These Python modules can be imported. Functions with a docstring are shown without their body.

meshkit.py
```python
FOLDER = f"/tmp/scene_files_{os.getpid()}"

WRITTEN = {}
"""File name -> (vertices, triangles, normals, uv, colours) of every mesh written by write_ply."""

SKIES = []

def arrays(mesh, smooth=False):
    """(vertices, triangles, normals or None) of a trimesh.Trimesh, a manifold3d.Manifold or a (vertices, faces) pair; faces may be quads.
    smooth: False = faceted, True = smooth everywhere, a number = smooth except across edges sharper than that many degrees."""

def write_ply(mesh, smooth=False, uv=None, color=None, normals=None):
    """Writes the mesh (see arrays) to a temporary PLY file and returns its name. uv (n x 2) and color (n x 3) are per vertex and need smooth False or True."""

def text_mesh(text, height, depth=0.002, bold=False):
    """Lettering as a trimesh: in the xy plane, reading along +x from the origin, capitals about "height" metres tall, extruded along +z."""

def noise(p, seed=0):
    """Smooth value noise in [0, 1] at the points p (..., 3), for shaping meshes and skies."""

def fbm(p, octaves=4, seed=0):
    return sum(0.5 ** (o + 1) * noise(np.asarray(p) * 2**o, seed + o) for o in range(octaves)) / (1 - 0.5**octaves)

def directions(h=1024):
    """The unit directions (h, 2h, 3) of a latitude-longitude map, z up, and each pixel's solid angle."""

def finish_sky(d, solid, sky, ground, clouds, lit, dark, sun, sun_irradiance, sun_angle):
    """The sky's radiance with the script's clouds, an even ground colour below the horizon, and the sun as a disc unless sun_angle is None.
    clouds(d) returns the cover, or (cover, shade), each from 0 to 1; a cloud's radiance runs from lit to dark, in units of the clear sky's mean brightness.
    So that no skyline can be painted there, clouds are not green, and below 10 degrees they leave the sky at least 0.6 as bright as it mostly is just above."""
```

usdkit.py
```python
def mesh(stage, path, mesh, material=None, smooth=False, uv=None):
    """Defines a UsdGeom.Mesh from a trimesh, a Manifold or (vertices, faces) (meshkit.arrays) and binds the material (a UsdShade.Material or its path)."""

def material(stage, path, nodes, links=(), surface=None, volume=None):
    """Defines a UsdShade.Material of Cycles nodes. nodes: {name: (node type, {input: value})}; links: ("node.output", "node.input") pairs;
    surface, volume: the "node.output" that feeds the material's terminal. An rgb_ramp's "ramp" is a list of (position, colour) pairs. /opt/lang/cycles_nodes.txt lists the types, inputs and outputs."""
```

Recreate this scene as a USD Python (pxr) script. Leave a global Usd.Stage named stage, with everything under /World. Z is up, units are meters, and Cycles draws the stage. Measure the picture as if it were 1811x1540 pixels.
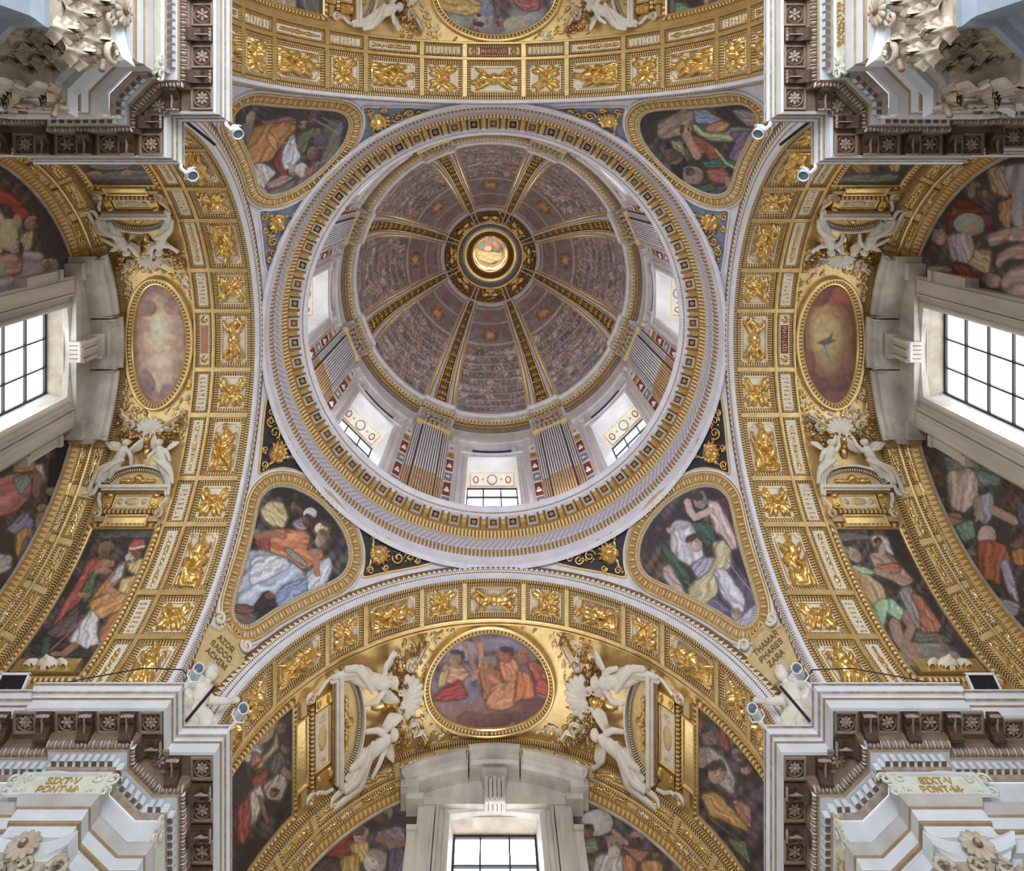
import math, numpy as np, trimesh, usdkit, meshkit
import manifold3d as m3
from pxr import Usd, UsdGeom, UsdLux, Gf, Sdf, Vt
from shapely.geometry import Polygon, Point
from shapely import contains_xy

stage = Usd.Stage.CreateInMemory()
UsdGeom.SetStageUpAxis(stage, UsdGeom.Tokens.z)
UsdGeom.SetStageMetersPerUnit(stage, 1.0)
WORLD = UsdGeom.Xform.Define(stage, '/World'); stage.SetDefaultPrim(WORLD.GetPrim())
UsdGeom.Scope.Define(stage, '/World/Looks')

# ---------------- camera (standing near the entrance arm, looking straight up, shifted lens) ----------------
F, U0, V0 = 1254.0, 861.0, 318.0            # focal length and zenith point for a 1811 x 1540 picture
CX, CY = -0.155, -3.39                      # camera position; the dome's axis is x = y = 0, eye height is z = 0
cam = UsdGeom.Camera.Define(stage, '/World/camera')
cam.AddTransformOp().Set(Gf.Matrix4d(1, 0, 0, 0, 0, -1, 0, 0, 0, 0, -1, 0, CX, CY, 0, 1))
cam.CreateHorizontalApertureAttr(36.0)
cam.CreateVerticalApertureAttr(36.0 * 1540 / 1811)
cam.CreateFocalLengthAttr(F * 36 / 1811)
cam.CreateHorizontalApertureOffsetAttr((905.5 - U0) * 36 / 1811)
cam.CreateVerticalApertureOffsetAttr(-(770 - V0) * 36 / 1811)
cam.CreateClippingRangeAttr((0.05, 500.0))
cam.CreateExposureAttr(0.0)

# ---------------- light ----------------
def dome_light(col, inten):
    d = UsdLux.DomeLight.Define(stage, '/World/sky'); d.CreateColorAttr(col); d.CreateIntensityAttr(inten)
def aim(prim, pos, to):
    z = -(np.array(to, float) - np.array(pos, float)); z /= np.linalg.norm(z)
    x = np.cross([0, 0, 1.0], z); x = x if np.linalg.norm(x) > 1e-3 else np.array([1.0, 0, 0]); x /= np.linalg.norm(x)
    y = np.cross(z, x)
    UsdGeom.Xformable(prim).AddTransformOp().Set(Gf.Matrix4d(*x, 0, *y, 0, *z, 0, *map(float, pos), 1))
def rect_light(name, pos, to, w, h, inten, col, spread=None):
    l = UsdLux.RectLight.Define(stage, '/World/' + name); l.CreateWidthAttr(w); l.CreateHeightAttr(h)
    l.CreateIntensityAttr(inten); l.CreateColorAttr(Gf.Vec3f(*col)); aim(l, pos, to); return l
dome_light((0.86, 0.92, 1.0), 1.0)
PANE = 5.0                                   # brightness of the daylit panes
WARM = (1.0, 0.54, 0.21)
MILD = (1.0, 0.88, 0.70)
# daylight of the basilica's nave through the open entrance arch
rect_light('nave_daylight', (0, -11.5, 3.4), (0, 0, 7.0), 7.0, 9.0, 8.5, (0.86, 0.91, 1.0))
# floodlight bars that lie on top of the cornices, out of sight from below, washing the vaults
for nm, pos, to, w, h, I in (
    ('cornice_lamp_west', (-6.9, 4.75, 10.05), (-6.2, -1.5, 14.5), 2.6, .16, 62),
    ('cornice_lamp_west_far', (-6.9, -4.75, 10.05), (-6.2, 1.5, 14.5), 2.6, .16, 62),
    ('cornice_lamp_east', (6.9, 4.75, 10.05), (6.2, -1.5, 14.5), 2.6, .16, 55),
    ('cornice_lamp_east_far', (6.9, -4.75, 10.05), (6.2, 1.5, 14.5), 2.6, .16, 55),
    ('cornice_lamp_south', (-4.55, 7.0, 10.05), (1.5, 6.6, 14.5), .16, 2.6, 62),
    ('cornice_lamp_south_east', (4.55, 7.0, 10.05), (-1.5, 6.6, 14.5), .16, 2.6, 62),
    ('cornice_lamp_north', (-4.55, -7.0, 10.05), (1.5, -6.6, 14.5), .16, 2.6, 55),
    ('cornice_lamp_north_east', (4.55, -7.0, 10.05), (-1.5, -6.6, 14.5), .16, 2.6, 55)):
    rect_light(nm, pos, to, w, h, I, WARM if 'south' in nm else MILD)

# four added area lights, unseen behind the round cornice's lip, to brighten the dome
for i_ in range(4):
    t_ = math.pi / 8 + math.pi / 4 + i_ * math.pi / 2
    rect_light(f'added_dome_fill_{"abcd"[i_]}', (4.68 * math.cos(t_), 4.68 * math.sin(t_), 17.2), (-1.6 * math.cos(t_), -1.6 * math.sin(t_), 28.0),   .5, .5, 68, (1.0, .93, .84))

# ---------------- naming and building helpers ----------------
USED = {}
def numbered(parent, name):
    k = parent + '/' + name; n = USED.get(k, 0); USED[k] = n + 1
    return k if n == 0 else f'{k}_{n:03d}'
def setcd(prim, label=None, cat=None, group=None, kind=None):
    for k, v in (('label', label), ('category', cat), ('group', group), ('kind', kind)):
        if v: prim.SetCustomDataByKey(k, v)
    return prim
def ppath(parent): return '/World' if parent is None else str(parent.GetPath())
def thing(name, label, cat, group=None, kind=None, at=None):
    x = UsdGeom.Xform.Define(stage, numbered('/World', name)); setcd(x.GetPrim(), label, cat, group, kind)
    p = x.GetPrim()
    BASE[str(p.GetPath())] = np.array(at if at is not None else (0, 0, 0), float)
    if at is not None: x.AddTranslateOp().Set(Gf.Vec3d(*map(float, at)))
    return p
BASE = {}
def obj(name, mesh, mat, parent=None, smooth=False, uv=None, col=None, label=None, cat=None, group=None, kind=None):
    path = numbered(ppath(parent), name)
    if hasattr(mesh, 'to_mesh') or isinstance(mesh, trimesh.Trimesh): v, f, _ = meshkit.arrays(mesh)
    else: v, f = mesh; v = np.asarray(v, float); f = np.asarray(f)
    if f.shape[1] == 4: f = np.vstack([f[:, [0, 1, 2]], f[:, [0, 2, 3]]])
    b = np.zeros(3); q = parent
    while q is not None and str(q.GetPath()) != '/World':
        b = b + BASE.get(str(q.GetPath()), 0); q = q.GetParent()
    own = np.zeros(3)
    if parent is None:                       # a thing that is one mesh: its origin lies at its own middle
        own = np.round((v.min(0) + v.max(0)) / 2, 3)
    v = v - b - own
    m = usdkit.mesh(stage, path, (v, f), LOOK[mat] if isinstance(mat, str) else mat, smooth=bool(smooth), uv=uv)
    if parent is None and np.any(own): m.AddTranslateOp().Set(Gf.Vec3d(*map(float, own)))
    BASE[path] = own
    if col is not None:
        UsdGeom.PrimvarsAPI(m).CreatePrimvar('paint', Sdf.ValueTypeNames.Color3fArray, 'vertex').Set(Vt.Vec3fArray.FromNumpy(np.asarray(col, np.float32)))
    return setcd(m.GetPrim(), label, cat, group, kind)
def cat(*ms):
    V, Fc, n = [], [], 0
    for m in ms:
        if m is None: continue
        v, f = (np.asarray(m.vertices), np.asarray(m.faces)) if isinstance(m, trimesh.Trimesh) else (np.asarray(m[0]), np.asarray(m[1]))
        if f.shape[1] == 4: f = np.vstack([f[:, [0, 1, 2]], f[:, [0, 2, 3]]])
        V.append(v); Fc.append(f + n); n += len(v)
    return np.vstack(V), np.vstack(Fc)
def grid_faces(n, m, cu=False, cv=False, off=0):
    i, j = np.meshgrid(np.arange(n if cu else n - 1), np.arange(m if cv else m - 1), indexing='ij')
    a = i * m + j; b = ((i + 1) % n) * m + j; c = ((i + 1) % n) * m + (j + 1) % m; d = i * m + (j + 1) % m
    return np.stack([a, b, c, d], -1).reshape(-1, 4) + off
def unit(v): v = np.asarray(v, float); return v / np.maximum(np.linalg.norm(v, axis=-1, keepdims=True), 1e-9)
def sweep3(P, N, prof, closed=False):
    """Profile [(offset, height)] swept along the path P on a surface with normals N (offset to the left, height along N). Returns (v, f, uv)."""
    P = np.asarray(P, float); N = unit(np.broadcast_to(N, P.shape)); prof = np.asarray(prof, float)
    nx = np.roll(P, -1, 0) - P; pv = P - np.roll(P, 1, 0)
    if not closed: nx[-1] = pv[-1]; pv[0] = nx[0]
    t1, t2 = unit(pv), unit(nx); b1, b2 = np.cross(N, t1), np.cross(N, t2); B = unit(b1 + b2)
    k = 1 / np.clip((B * unit(b1)).sum(1), .35, 1)
    V = P[:, None] + prof[None, :, 0, None] * (B * k[:, None])[:, None] + prof[None, :, 1, None] * N[:, None]
    L = np.r_[0, np.cumsum(np.linalg.norm(np.diff(P, axis=0), axis=1))]; pl = np.r_[0, np.cumsum(np.hypot(*np.diff(prof, axis=0).T))]
    if closed:                                # repeat the seam so that the pattern coordinate runs on
        V = np.concatenate([V, V[:1]]); L = np.r_[L, L[-1] + np.linalg.norm(P[0] - P[-1])]
    n, m = V.shape[:2]
    uv = np.stack(np.meshgrid(L, pl, indexing='ij'), -1).reshape(-1, 2)
    return V.reshape(-1, 3), grid_faces(n, m), uv
def tube(P, r, k=6, closed=False):
    P = np.asarray(P, float); t = unit(np.gradient(P, axis=0)); ref = np.where(np.abs(t[:, 2:]) < .9, [0, 0, 1.0], [1.0, 0, 0])
    a = unit(np.cross(t, ref)); b = np.cross(t, a); g = np.arange(k) * 2 * np.pi / k; r = np.broadcast_to(r, (len(P),))
    V = P[:, None] + r[:, None, None] * (np.cos(g)[None, :, None] * a[:, None] + np.sin(g)[None, :, None] * b[:, None])
    f = grid_faces(len(P), k, closed, True); V = V.reshape(-1, 3)
    if not closed: V = np.vstack([V, P[:1], P[-1:]]); n = len(P) * k; e = (len(P) - 1) * k; f = np.vstack([np.vstack([f[:, [0, 1, 2]], f[:, [0, 2, 3]]]), [[n, (i + 1) % k, i] for i in range(k)], [[n + 1, e + i, e + (i + 1) % k] for i in range(k)]])
    return V, f
def revolve(prof, n=192, t0=0.0, t1=2 * np.pi):
    prof = np.asarray(prof, float); closed = abs(t1 - t0 - 2 * np.pi) < 1e-6
    t = np.linspace(t0, t1, n + 1); c = np.stack([np.cos(t), np.sin(t)], -1)
    V = np.concatenate([prof[None, :, :1] * c[:, None, :], np.broadcast_to(prof[None, :, 1:], (n + 1, len(prof), 1))], -1)
    R = np.mean(prof[:, 0]); pl = np.r_[0, np.cumsum(np.hypot(*np.diff(prof, axis=0).T))]
    uv = np.stack(np.meshgrid(t * R, pl, indexing='ij'), -1).reshape(-1, 2)
    return V.reshape(-1, 3), grid_faces(n + 1, len(prof)), uv
def box(c, s, R=None):
    m = trimesh.creation.box(s); v = np.asarray(m.vertices); v = v if R is None else v @ np.asarray(R).T
    return v + np.asarray(c), np.asarray(m.faces)
ICO = {k: (np.asarray(m.vertices), np.asarray(m.faces)) for k, m in ((k, trimesh.creation.icosphere(k)) for k in (0, 1, 2))}
def ell(c, r, R=None, k=1):
    v, f = ICO[k]; v = v * np.asarray(r, float); v = v if R is None else v @ np.asarray(R).T
    return v + np.asarray(c, float), f
def prism(poly, z0, z1):
    m = trimesh.creation.extrude_polygon(poly, z1 - z0, engine='earcut'); m.apply_translation([0, 0, z0]); return np.asarray(m.vertices), np.asarray(m.faces)

# ---------------- surfaces ----------------
ZS, RA, W, RP = 10.72, 4.38, 5.07, 6.967     # springing height, vault radius, arch plane, pendentive sphere
def amap(side, a, phi, r):
    a, phi, r = np.broadcast_arrays(np.asarray(a, float), np.asarray(phi, float), np.asarray(r, float))
    q = r * np.sin(phi); z = ZS + r * np.cos(phi)
    return np.stack({'L': (-a, q, z), 'R': (a, q, z), 'B': (q, a, z), 'T': (q, -a, z)}[side], -1)
def anorm(side, phi):
    phi = np.asarray(phi, float); s, c, o = -np.sin(phi), -np.cos(phi), np.zeros_like(phi)
    return np.stack((o, s, c) if side in 'LR' else (s, o, c), -1)
class Arm:
    """Local frame on a vault: p along the arm (outwards), q along the arc from the angle phi0 (towards the crown if up = -1 ...), h into the room."""
    def __init__(s, side, a0, phi0=0.0, flip=1): s.side, s.a0, s.phi0, s.flip = side, a0, phi0, flip
    def __call__(s, pqh):
        pqh = np.asarray(pqh, float)
        return amap(s.side, s.a0 + pqh[..., 0], s.phi0 + s.flip * pqh[..., 1] / RA, RA - pqh[..., 2])
    def normal(s, pq): return anorm(s.side, s.phi0 + s.flip * np.asarray(pq, float)[..., 1] / RA)
    def sweep(s, path, prof, closed=True):
        path = np.asarray(path, float); P = s(np.c_[path, np.zeros(len(path))]); 
        V, f, uv = sweep3(P, s.normal(path), prof, closed); return V, f, uv
    def mesh(s, m): return s(np.asarray(m[0])), m[1]
def dens(path, step=.08, closed=True):
    path = np.asarray(path, float); out = []; n = len(path)
    for i in range(n if closed else n - 1):
        a, b = path[i], path[(i + 1) % n]; k = max(1, int(np.ceil(np.linalg.norm(b - a) / step)))
        out += [a + (b - a) * t for t in np.arange(k) / k]
    if not closed: out.append(path[-1])
    return np.array(out)
def rect(p0, p1, q0, q1): return [(p0, q0), (p1, q0), (p1, q1), (p0, q1)]
def ccw(path):
    path = np.asarray(path, float); x, y = path[:, 0], path[:, 1]
    return path if (x * np.roll(y, -1) - y * np.roll(x, -1)).sum() > 0 else path[::-1]
def heightfield(shapes, p0, p1, q0, q1, n, m, rng=None, rough=0.0, base=0.0):
    """Relief from rounded lumps [(p, q, rp, rq, angle, height)]; only what rises above the ground is kept."""
    p, q = np.meshgrid(np.linspace(p0, p1, n), np.linspace(q0, q1, m), indexing='ij'); h = np.full(p.shape, -1.0)
    for x, y, rx, ry, an, hh in shapes:
        c, s = math.cos(an), math.sin(an); dx, dy = p - x, q - y; e = ((dx * c + dy * s) / rx) ** 2 + ((-dx * s + dy * c) / ry) ** 2
        h = np.maximum(h, np.where(e < 1.25, hh * np.sqrt(np.clip(1 - e, 0, 1)) - np.where(e > 1, .02, 0), -1))
    on = h > -.5
    if rough: h = h + rough * (meshkit.fbm(np.stack([p * 14, q * 14, 0 * p + 3], -1), 3) - .5) * (h > 0)
    V = np.stack([p, q, np.maximum(h, base)], -1).reshape(-1, 3); f = grid_faces(n, m)
    f = f[on.reshape(-1)[f].all(1)]
    used, inv = np.unique(f, return_inverse=True)
    return V[used], inv.reshape(f.shape)
# ---------------- materials (all procedural) ----------------
LOOK = {}
def hx(s): 
    c = np.array([int(s[i:i + 2], 16) for i in (0, 2, 4)]) / 255.0
    return np.where(c <= .04045, c / 12.92, ((c + .055) / 1.055) ** 2.4)
def look(name, c1, c2=None, rough=.5, metal=0.0, scale=6.0, bump=0.0, bscale=40.0, detail=5, spec=.5, stretch=(1, 1, 1)):
    """Two tones mixed by noise, with fine bump."""
    c1 = hx(c1) if isinstance(c1, str) else np.array(c1); c2 = c1 * .8 if c2 is None else (hx(c2) if isinstance(c2, str) else np.array(c2))
    n = {'g': ('geometry', {}), 'mp': ('mapping', {'scale': stretch}), 'n': ('noise_texture', {'scale': scale, 'detail': float(detail), 'roughness': .6}),
         'r': ('rgb_ramp', {'ramp': [(.3, c1), (.7, c2)]}), 'p': ('principled_bsdf', {'roughness': rough, 'metallic': metal, 'specular_ior_level': spec})}
    l = [('g.position', 'mp.vector'), ('mp.vector', 'n.vector'), ('n.fac', 'r.fac'), ('r.color', 'p.base_color')]
    if bump:
        n['n2'] = ('noise_texture', {'scale': bscale, 'detail': 3.0}); n['b'] = ('bump', {'strength': bump, 'distance': .02})
        l += [('g.position', 'n2.vector'), ('n2.fac', 'b.height'), ('b.normal', 'p.normal')]
    LOOK[name] = usdkit.material(stage, '/World/Looks/' + name, n, l, surface='p.BSDF')
def banded(name, wave, c1, c2, rough=.45, metal=0.0, bump=.6, cross=0.0, sharp=.25, zig=False):
    """A moulding's repeating ornament: two tones alternating along the run (period WAVE metres), raised accordingly."""
    n = {'u': ('uvmap', {'attribute': 'st'}), 's': ('separate_xyz', {}), 'm': ('math', {'math_type': 'multiply', 'value2': 2 * np.pi / wave}),
         'sn': ('math', {'math_type': 'sine'}), 'h': ('map_range', {'from_min': -1.0, 'from_max': 1.0, 'to_min': 0.0, 'to_max': 1.0}),
         'r': ('rgb_ramp', {'ramp': [(.5 - sharp, hx(c1)), (.5 + sharp, hx(c2))]}), 'b': ('bump', {'strength': bump, 'distance': .02}),
         'p': ('principled_bsdf', {'roughness': rough, 'metallic': metal})}
    l = [('u.UV', 's.vector'), ('m.value', 'sn.value1'), ('sn.value', 'h.value'), ('h.result', 'r.fac'), ('r.color', 'p.base_color'), ('h.result', 'b.height'), ('b.normal', 'p.normal')]
    if cross:                                  # slanted or zigzag ornament: the phase shifts across the moulding
        n['c'] = ('math', {'math_type': 'pingpong' if zig else 'multiply', 'value2': cross if not zig else cross}); n['a'] = ('math', {'math_type': 'add'})
        if zig:                                # triangles: saw of u against v
            n['pp'] = ('math', {'math_type': 'pingpong', 'value2': wave / 2}); n['k'] = ('math', {'math_type': 'multiply', 'value2': 2 * cross / wave}); n['lt'] = ('math', {'math_type': 'less_than'})
            l = [x for x in l if x[1] not in ('r.fac', 'b.height', 'h.value', 'sn.value1')] + [('s.x', 'pp.value1'), ('pp.value', 'k.value1'), ('s.y', 'lt.value1'), ('k.value', 'lt.value2'), ('lt.value', 'r.fac'), ('lt.value', 'b.height')]
            for q in ('c', 'a', 'm', 'sn', 'h'): n.pop(q)
        else:
            l += [('s.y', 'c.value1'), ('s.x', 'a.value1'), ('c.value', 'a.value2'), ('a.value', 'm.value1')]
    else: l.append(('s.x', 'm.value1'))
    LOOK[name] = usdkit.material(stage, '/World/Looks/' + name, n, l, surface='p.BSDF')
GOLD1, GOLD2 = (.84, .63, .30), (.68, .46, .18)
look('gold', GOLD1, GOLD2, rough=.36, metal=.72, scale=5, bump=.25, bscale=60)
look('gold_relief', (.86, .58, .21), (.66, .4, .11), rough=.3, metal=.78, scale=9, bump=.35, bscale=34)
look('gold_plaque', (.9, .68, .3), (.78, .54, .2), rough=.3, metal=.8, scale=7, bump=.2, bscale=22)
look('gold_pale', (.82, .62, .3), (.66, .45, .18), rough=.45, metal=.35, scale=8, bump=.4, bscale=70)
look('bronze', (.42, .25, .1), (.2, .115, .05), rough=.4, metal=.6, scale=14, bump=.5, bscale=40)
look('stucco', 'efe9dd', 'dcd3c2', rough=.7, scale=5, bump=.12, bscale=30)
look('cream', 'f0e8d6', 'e2d5ba', rough=.65, scale=9, bump=.1, bscale=50)
look('marble', 'e6e4e2', 'cfccca', rough=.4, scale=1.6, detail=8, stretch=(1, 1, 3))
look('marble_veined', 'e0d9cc', 'a19a94', rough=.4, scale=1.3, detail=9, stretch=(1.3, 1.3, .3))
look('marble_drum', 'd8d2d2', 'b9b2b4', rough=.45, scale=2.2, detail=8, stretch=(1, 1, .3))
look('white_band', 'e8e6ec', 'd4d2dc', rough=.55, scale=3)
look('travertine', 'cfc5b4', 'a99a86', rough=.6, scale=3, detail=7, bump=.1)
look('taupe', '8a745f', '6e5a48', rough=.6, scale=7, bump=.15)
look('brown', '5e4634', '3d2b1f', rough=.65, scale=12, bump=.3, bscale=45)
look('brown_light', '8b6f58', '6a5140', rough=.6, scale=9, bump=.2)
look('ochre', 'b9925c', '98733f', rough=.6, scale=6, bump=.15)
look('red_brown', '8e3a30', '6c2722', rough=.55, scale=5)
look('pale_red', 'c98d6b', 'b5765a', rough=.6, scale=7)
look('blue_stripe', '2c3f74', '24335e', rough=.6, scale=4)
look('slate', '868b98', '666a76', rough=.6, scale=11, bump=.2)
look('night_ground', '2b2a30', '3b3940', rough=.7, scale=5)
look('blue_ground', '8f98ab', '6f7686', rough=.7, scale=6)
look('shaft_grey', 'a3adb7', '848f9b', rough=.4, scale=1.8, detail=8)
look('panel_white', 'e3ddd8', 'c9bfb8', rough=.6, scale=3)
look('iron', '1d222b', '2b3038', rough=.5, scale=5)
look('lamp_white', 'e8ecef', 'd6dbe0', rough=.35, scale=4)
look('lamp_lens', '74808c', '4a545e', rough=.12, scale=4)
look('panel_black', '1a130d', '0d0a07', rough=.8)  # near-black face of the floodlight panels
look('floor_marble', 'b9b0a2', '8f8474', rough=.35, scale=.8, detail=8)
look('plaster', 'cfc8bd', 'b9b1a5', rough=.8, scale=1.0)
banded('egg_gold', .085, 'ecd49a', '946422', metal=.25, cross=0, sharp=.35)
banded('egg_small', .05, 'e8cf98', '7a5220', metal=.3, sharp=.4)
banded('lattice', .07, 'f1e7d2', '8c6a34', metal=.1, cross=1.0, sharp=.2)
banded('bead_line', .045, 'e9dcc0', '5b3a1c', metal=.1, sharp=.3)
banded('zigzag_gold', .1, 'ad7f3c', 'd9b978', metal=.25, cross=.15, zig=True)
banded('zigzag_brown', .11, '7c5a33', 'eadfcd', metal=.0, cross=.12, zig=True)
banded('dots_red', .09, 'd9c4b0', '8f6f4c', metal=.1, sharp=.4, bump=.4)
banded('leaf_lilac', .13, 'cdc6cf', 'a79fb0', metal=0, cross=.6, sharp=.5, bump=.3)
banded('pearls', .04, 'f3ecdf', '9c8159', metal=.1, sharp=.3)
banded('foliage_gold', .16, 'd9a640', '6b4310', metal=.4, cross=1.1, sharp=.45, bump=.9)
banded('flute_cable', .055, 'c4a27c', '7d5f44', sharp=.35)
def emit(name, col, s):
    LOOK[name] = usdkit.material(stage, '/World/Looks/' + name, {'e': ('emission', {'color': col, 'strength': s})}, [], surface='e.emission')
emit('pane', (.93, .96, 1.0), PANE)
LOOK['paint'] = usdkit.material(stage, '/World/Looks/paint', {'a': ('attribute', {'attribute': 'paint'}), 'g': ('geometry', {}), 'n': ('noise_texture', {'scale': 9.0, 'detail': 6.0}),
    'm': ('map_range', {'from_min': .25, 'from_max': .75, 'to_min': .82, 'to_max': 1.12}), 'x': ('mix_color', {'blend_type': 'multiply', 'fac': 1.0}), 'p': ('principled_bsdf', {'roughness': .55, 'specular_ior_level': .3})},
    [('g.position', 'n.vector'), ('n.fac', 'm.value'), ('a.color', 'x.a'), ('m.result', 'x.b'), ('x.result', 'p.base_color')], surface='p.BSDF')
emit('pane_drum', (.84, .89, 1.0), PANE * .52)
emit('pane_lantern', (1.0, .97, .88), PANE * 1.5)
look('cable', 'c9a783', 'ab8660', rough=.5, scale=6)
look('capital_gilt', 'd9cbb4', '7a5a34', rough=.5, metal=.15, scale=18, bump=.4)
look('cone', '8a6a3a', '5c4424', rough=.5, metal=.3, scale=20)
look('letter_grey', 'a4a8ae', '8d929a', rough=.5)
look('ochre_pale', 'd8c294', 'c4ab78', rough=.65, scale=6)
look('white_stone', 'dfe2e4', 'ccd0d3', rough=.45, scale=2.5, detail=6)
look('lilac_stone', 'c4bfbb', 'aea7a3', rough=.45, scale=3)
look('gilt_line', (.42, .31, .18), (.3, .2, .11), rough=.5, metal=.15, scale=6)
look('egg_brown', 'b09683', '8f7561', rough=.6, scale=12)
look('brown_carved', '5b4231', '3a281b', rough=.6, scale=26, bump=.5, bscale=30)
look('taupe_light', '9d8a7a', '877363', rough=.6, scale=6)
look('taupe_pale', 'b6a698', '8a7767', rough=.6, scale=10)
look('leaf_stone', 'cfc4b2', 'a39279', rough=.65, scale=5, bump=.15)
look('cream_green', 'dfe0cd', 'cdcdb8', rough=.6, scale=6)
look('gilt_letter', 'c9a765', 'a98645', rough=.5, metal=.2)

look('flute_shade', '6f5f55', '584a42', rough=.7, scale=5)  # shaft tone behind the fillets; groove shading put into the colour
look('marble_pale', 'e0dee2', 'cbc8ce', rough=.45, scale=3)
# ---------------- the large structure ----------------
ARMS = {'L': dict(f0=6.36, f1=7.86, D=8.4, rz=3.95, b=(5.99, 6.33), word='left'), 'R': dict(f0=6.38, f1=7.9, D=8.42, rz=3.95, b=(6.0, 6.35), word='right'),
        'B': dict(f0=6.06, f1=8.46, D=9.0, rz=4.0, b=(5.94, 6.03), word='bottom'), 'T': dict(f0=6.3, f1=8.3, D=8.9, rz=4.0, b=(5.99, 6.27), word='top')}
ROWS = [0, 8.25, 20.4, 36.6, 48.1, 64.9, 75.9, 90.0]
SEPS = [-r for r in ROWS[:0:-1]] + ROWS[1:]
def arch(side, prof, n=120, p0=-90, p1=90, drop=.9):
    """A profile [(along the arm, radius)] carried round the arch, straight down below the springing."""
    prof = np.asarray(prof, float); ph = np.radians(np.linspace(p0, p1, n))
    V = [amap(side, prof[:, 0], p, prof[:, 1]) for p in ph]
    if drop and p0 <= -90: d = V[0].copy(); d[:, 2] -= drop; V.insert(0, d)
    if drop and p1 >= 90: d = V[-1].copy(); d[:, 2] -= drop; V.append(d)
    V = np.array(V); L = np.r_[0, np.cumsum(np.linalg.norm(np.diff(V[:, 0], axis=0), axis=1))]; pl = np.r_[0, np.cumsum(np.hypot(*np.diff(prof, axis=0).T))]
    uv = np.stack(np.meshgrid(L, pl, indexing='ij'), -1).reshape(-1, 2)
    return V.reshape(-1, 3), grid_faces(*V.shape[:2]), uv
def put(name, vfu, mat, parent, **k): return obj(name, vfu[:2], mat, parent, uv=vfu[2], **k)
VAULT = {}
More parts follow.
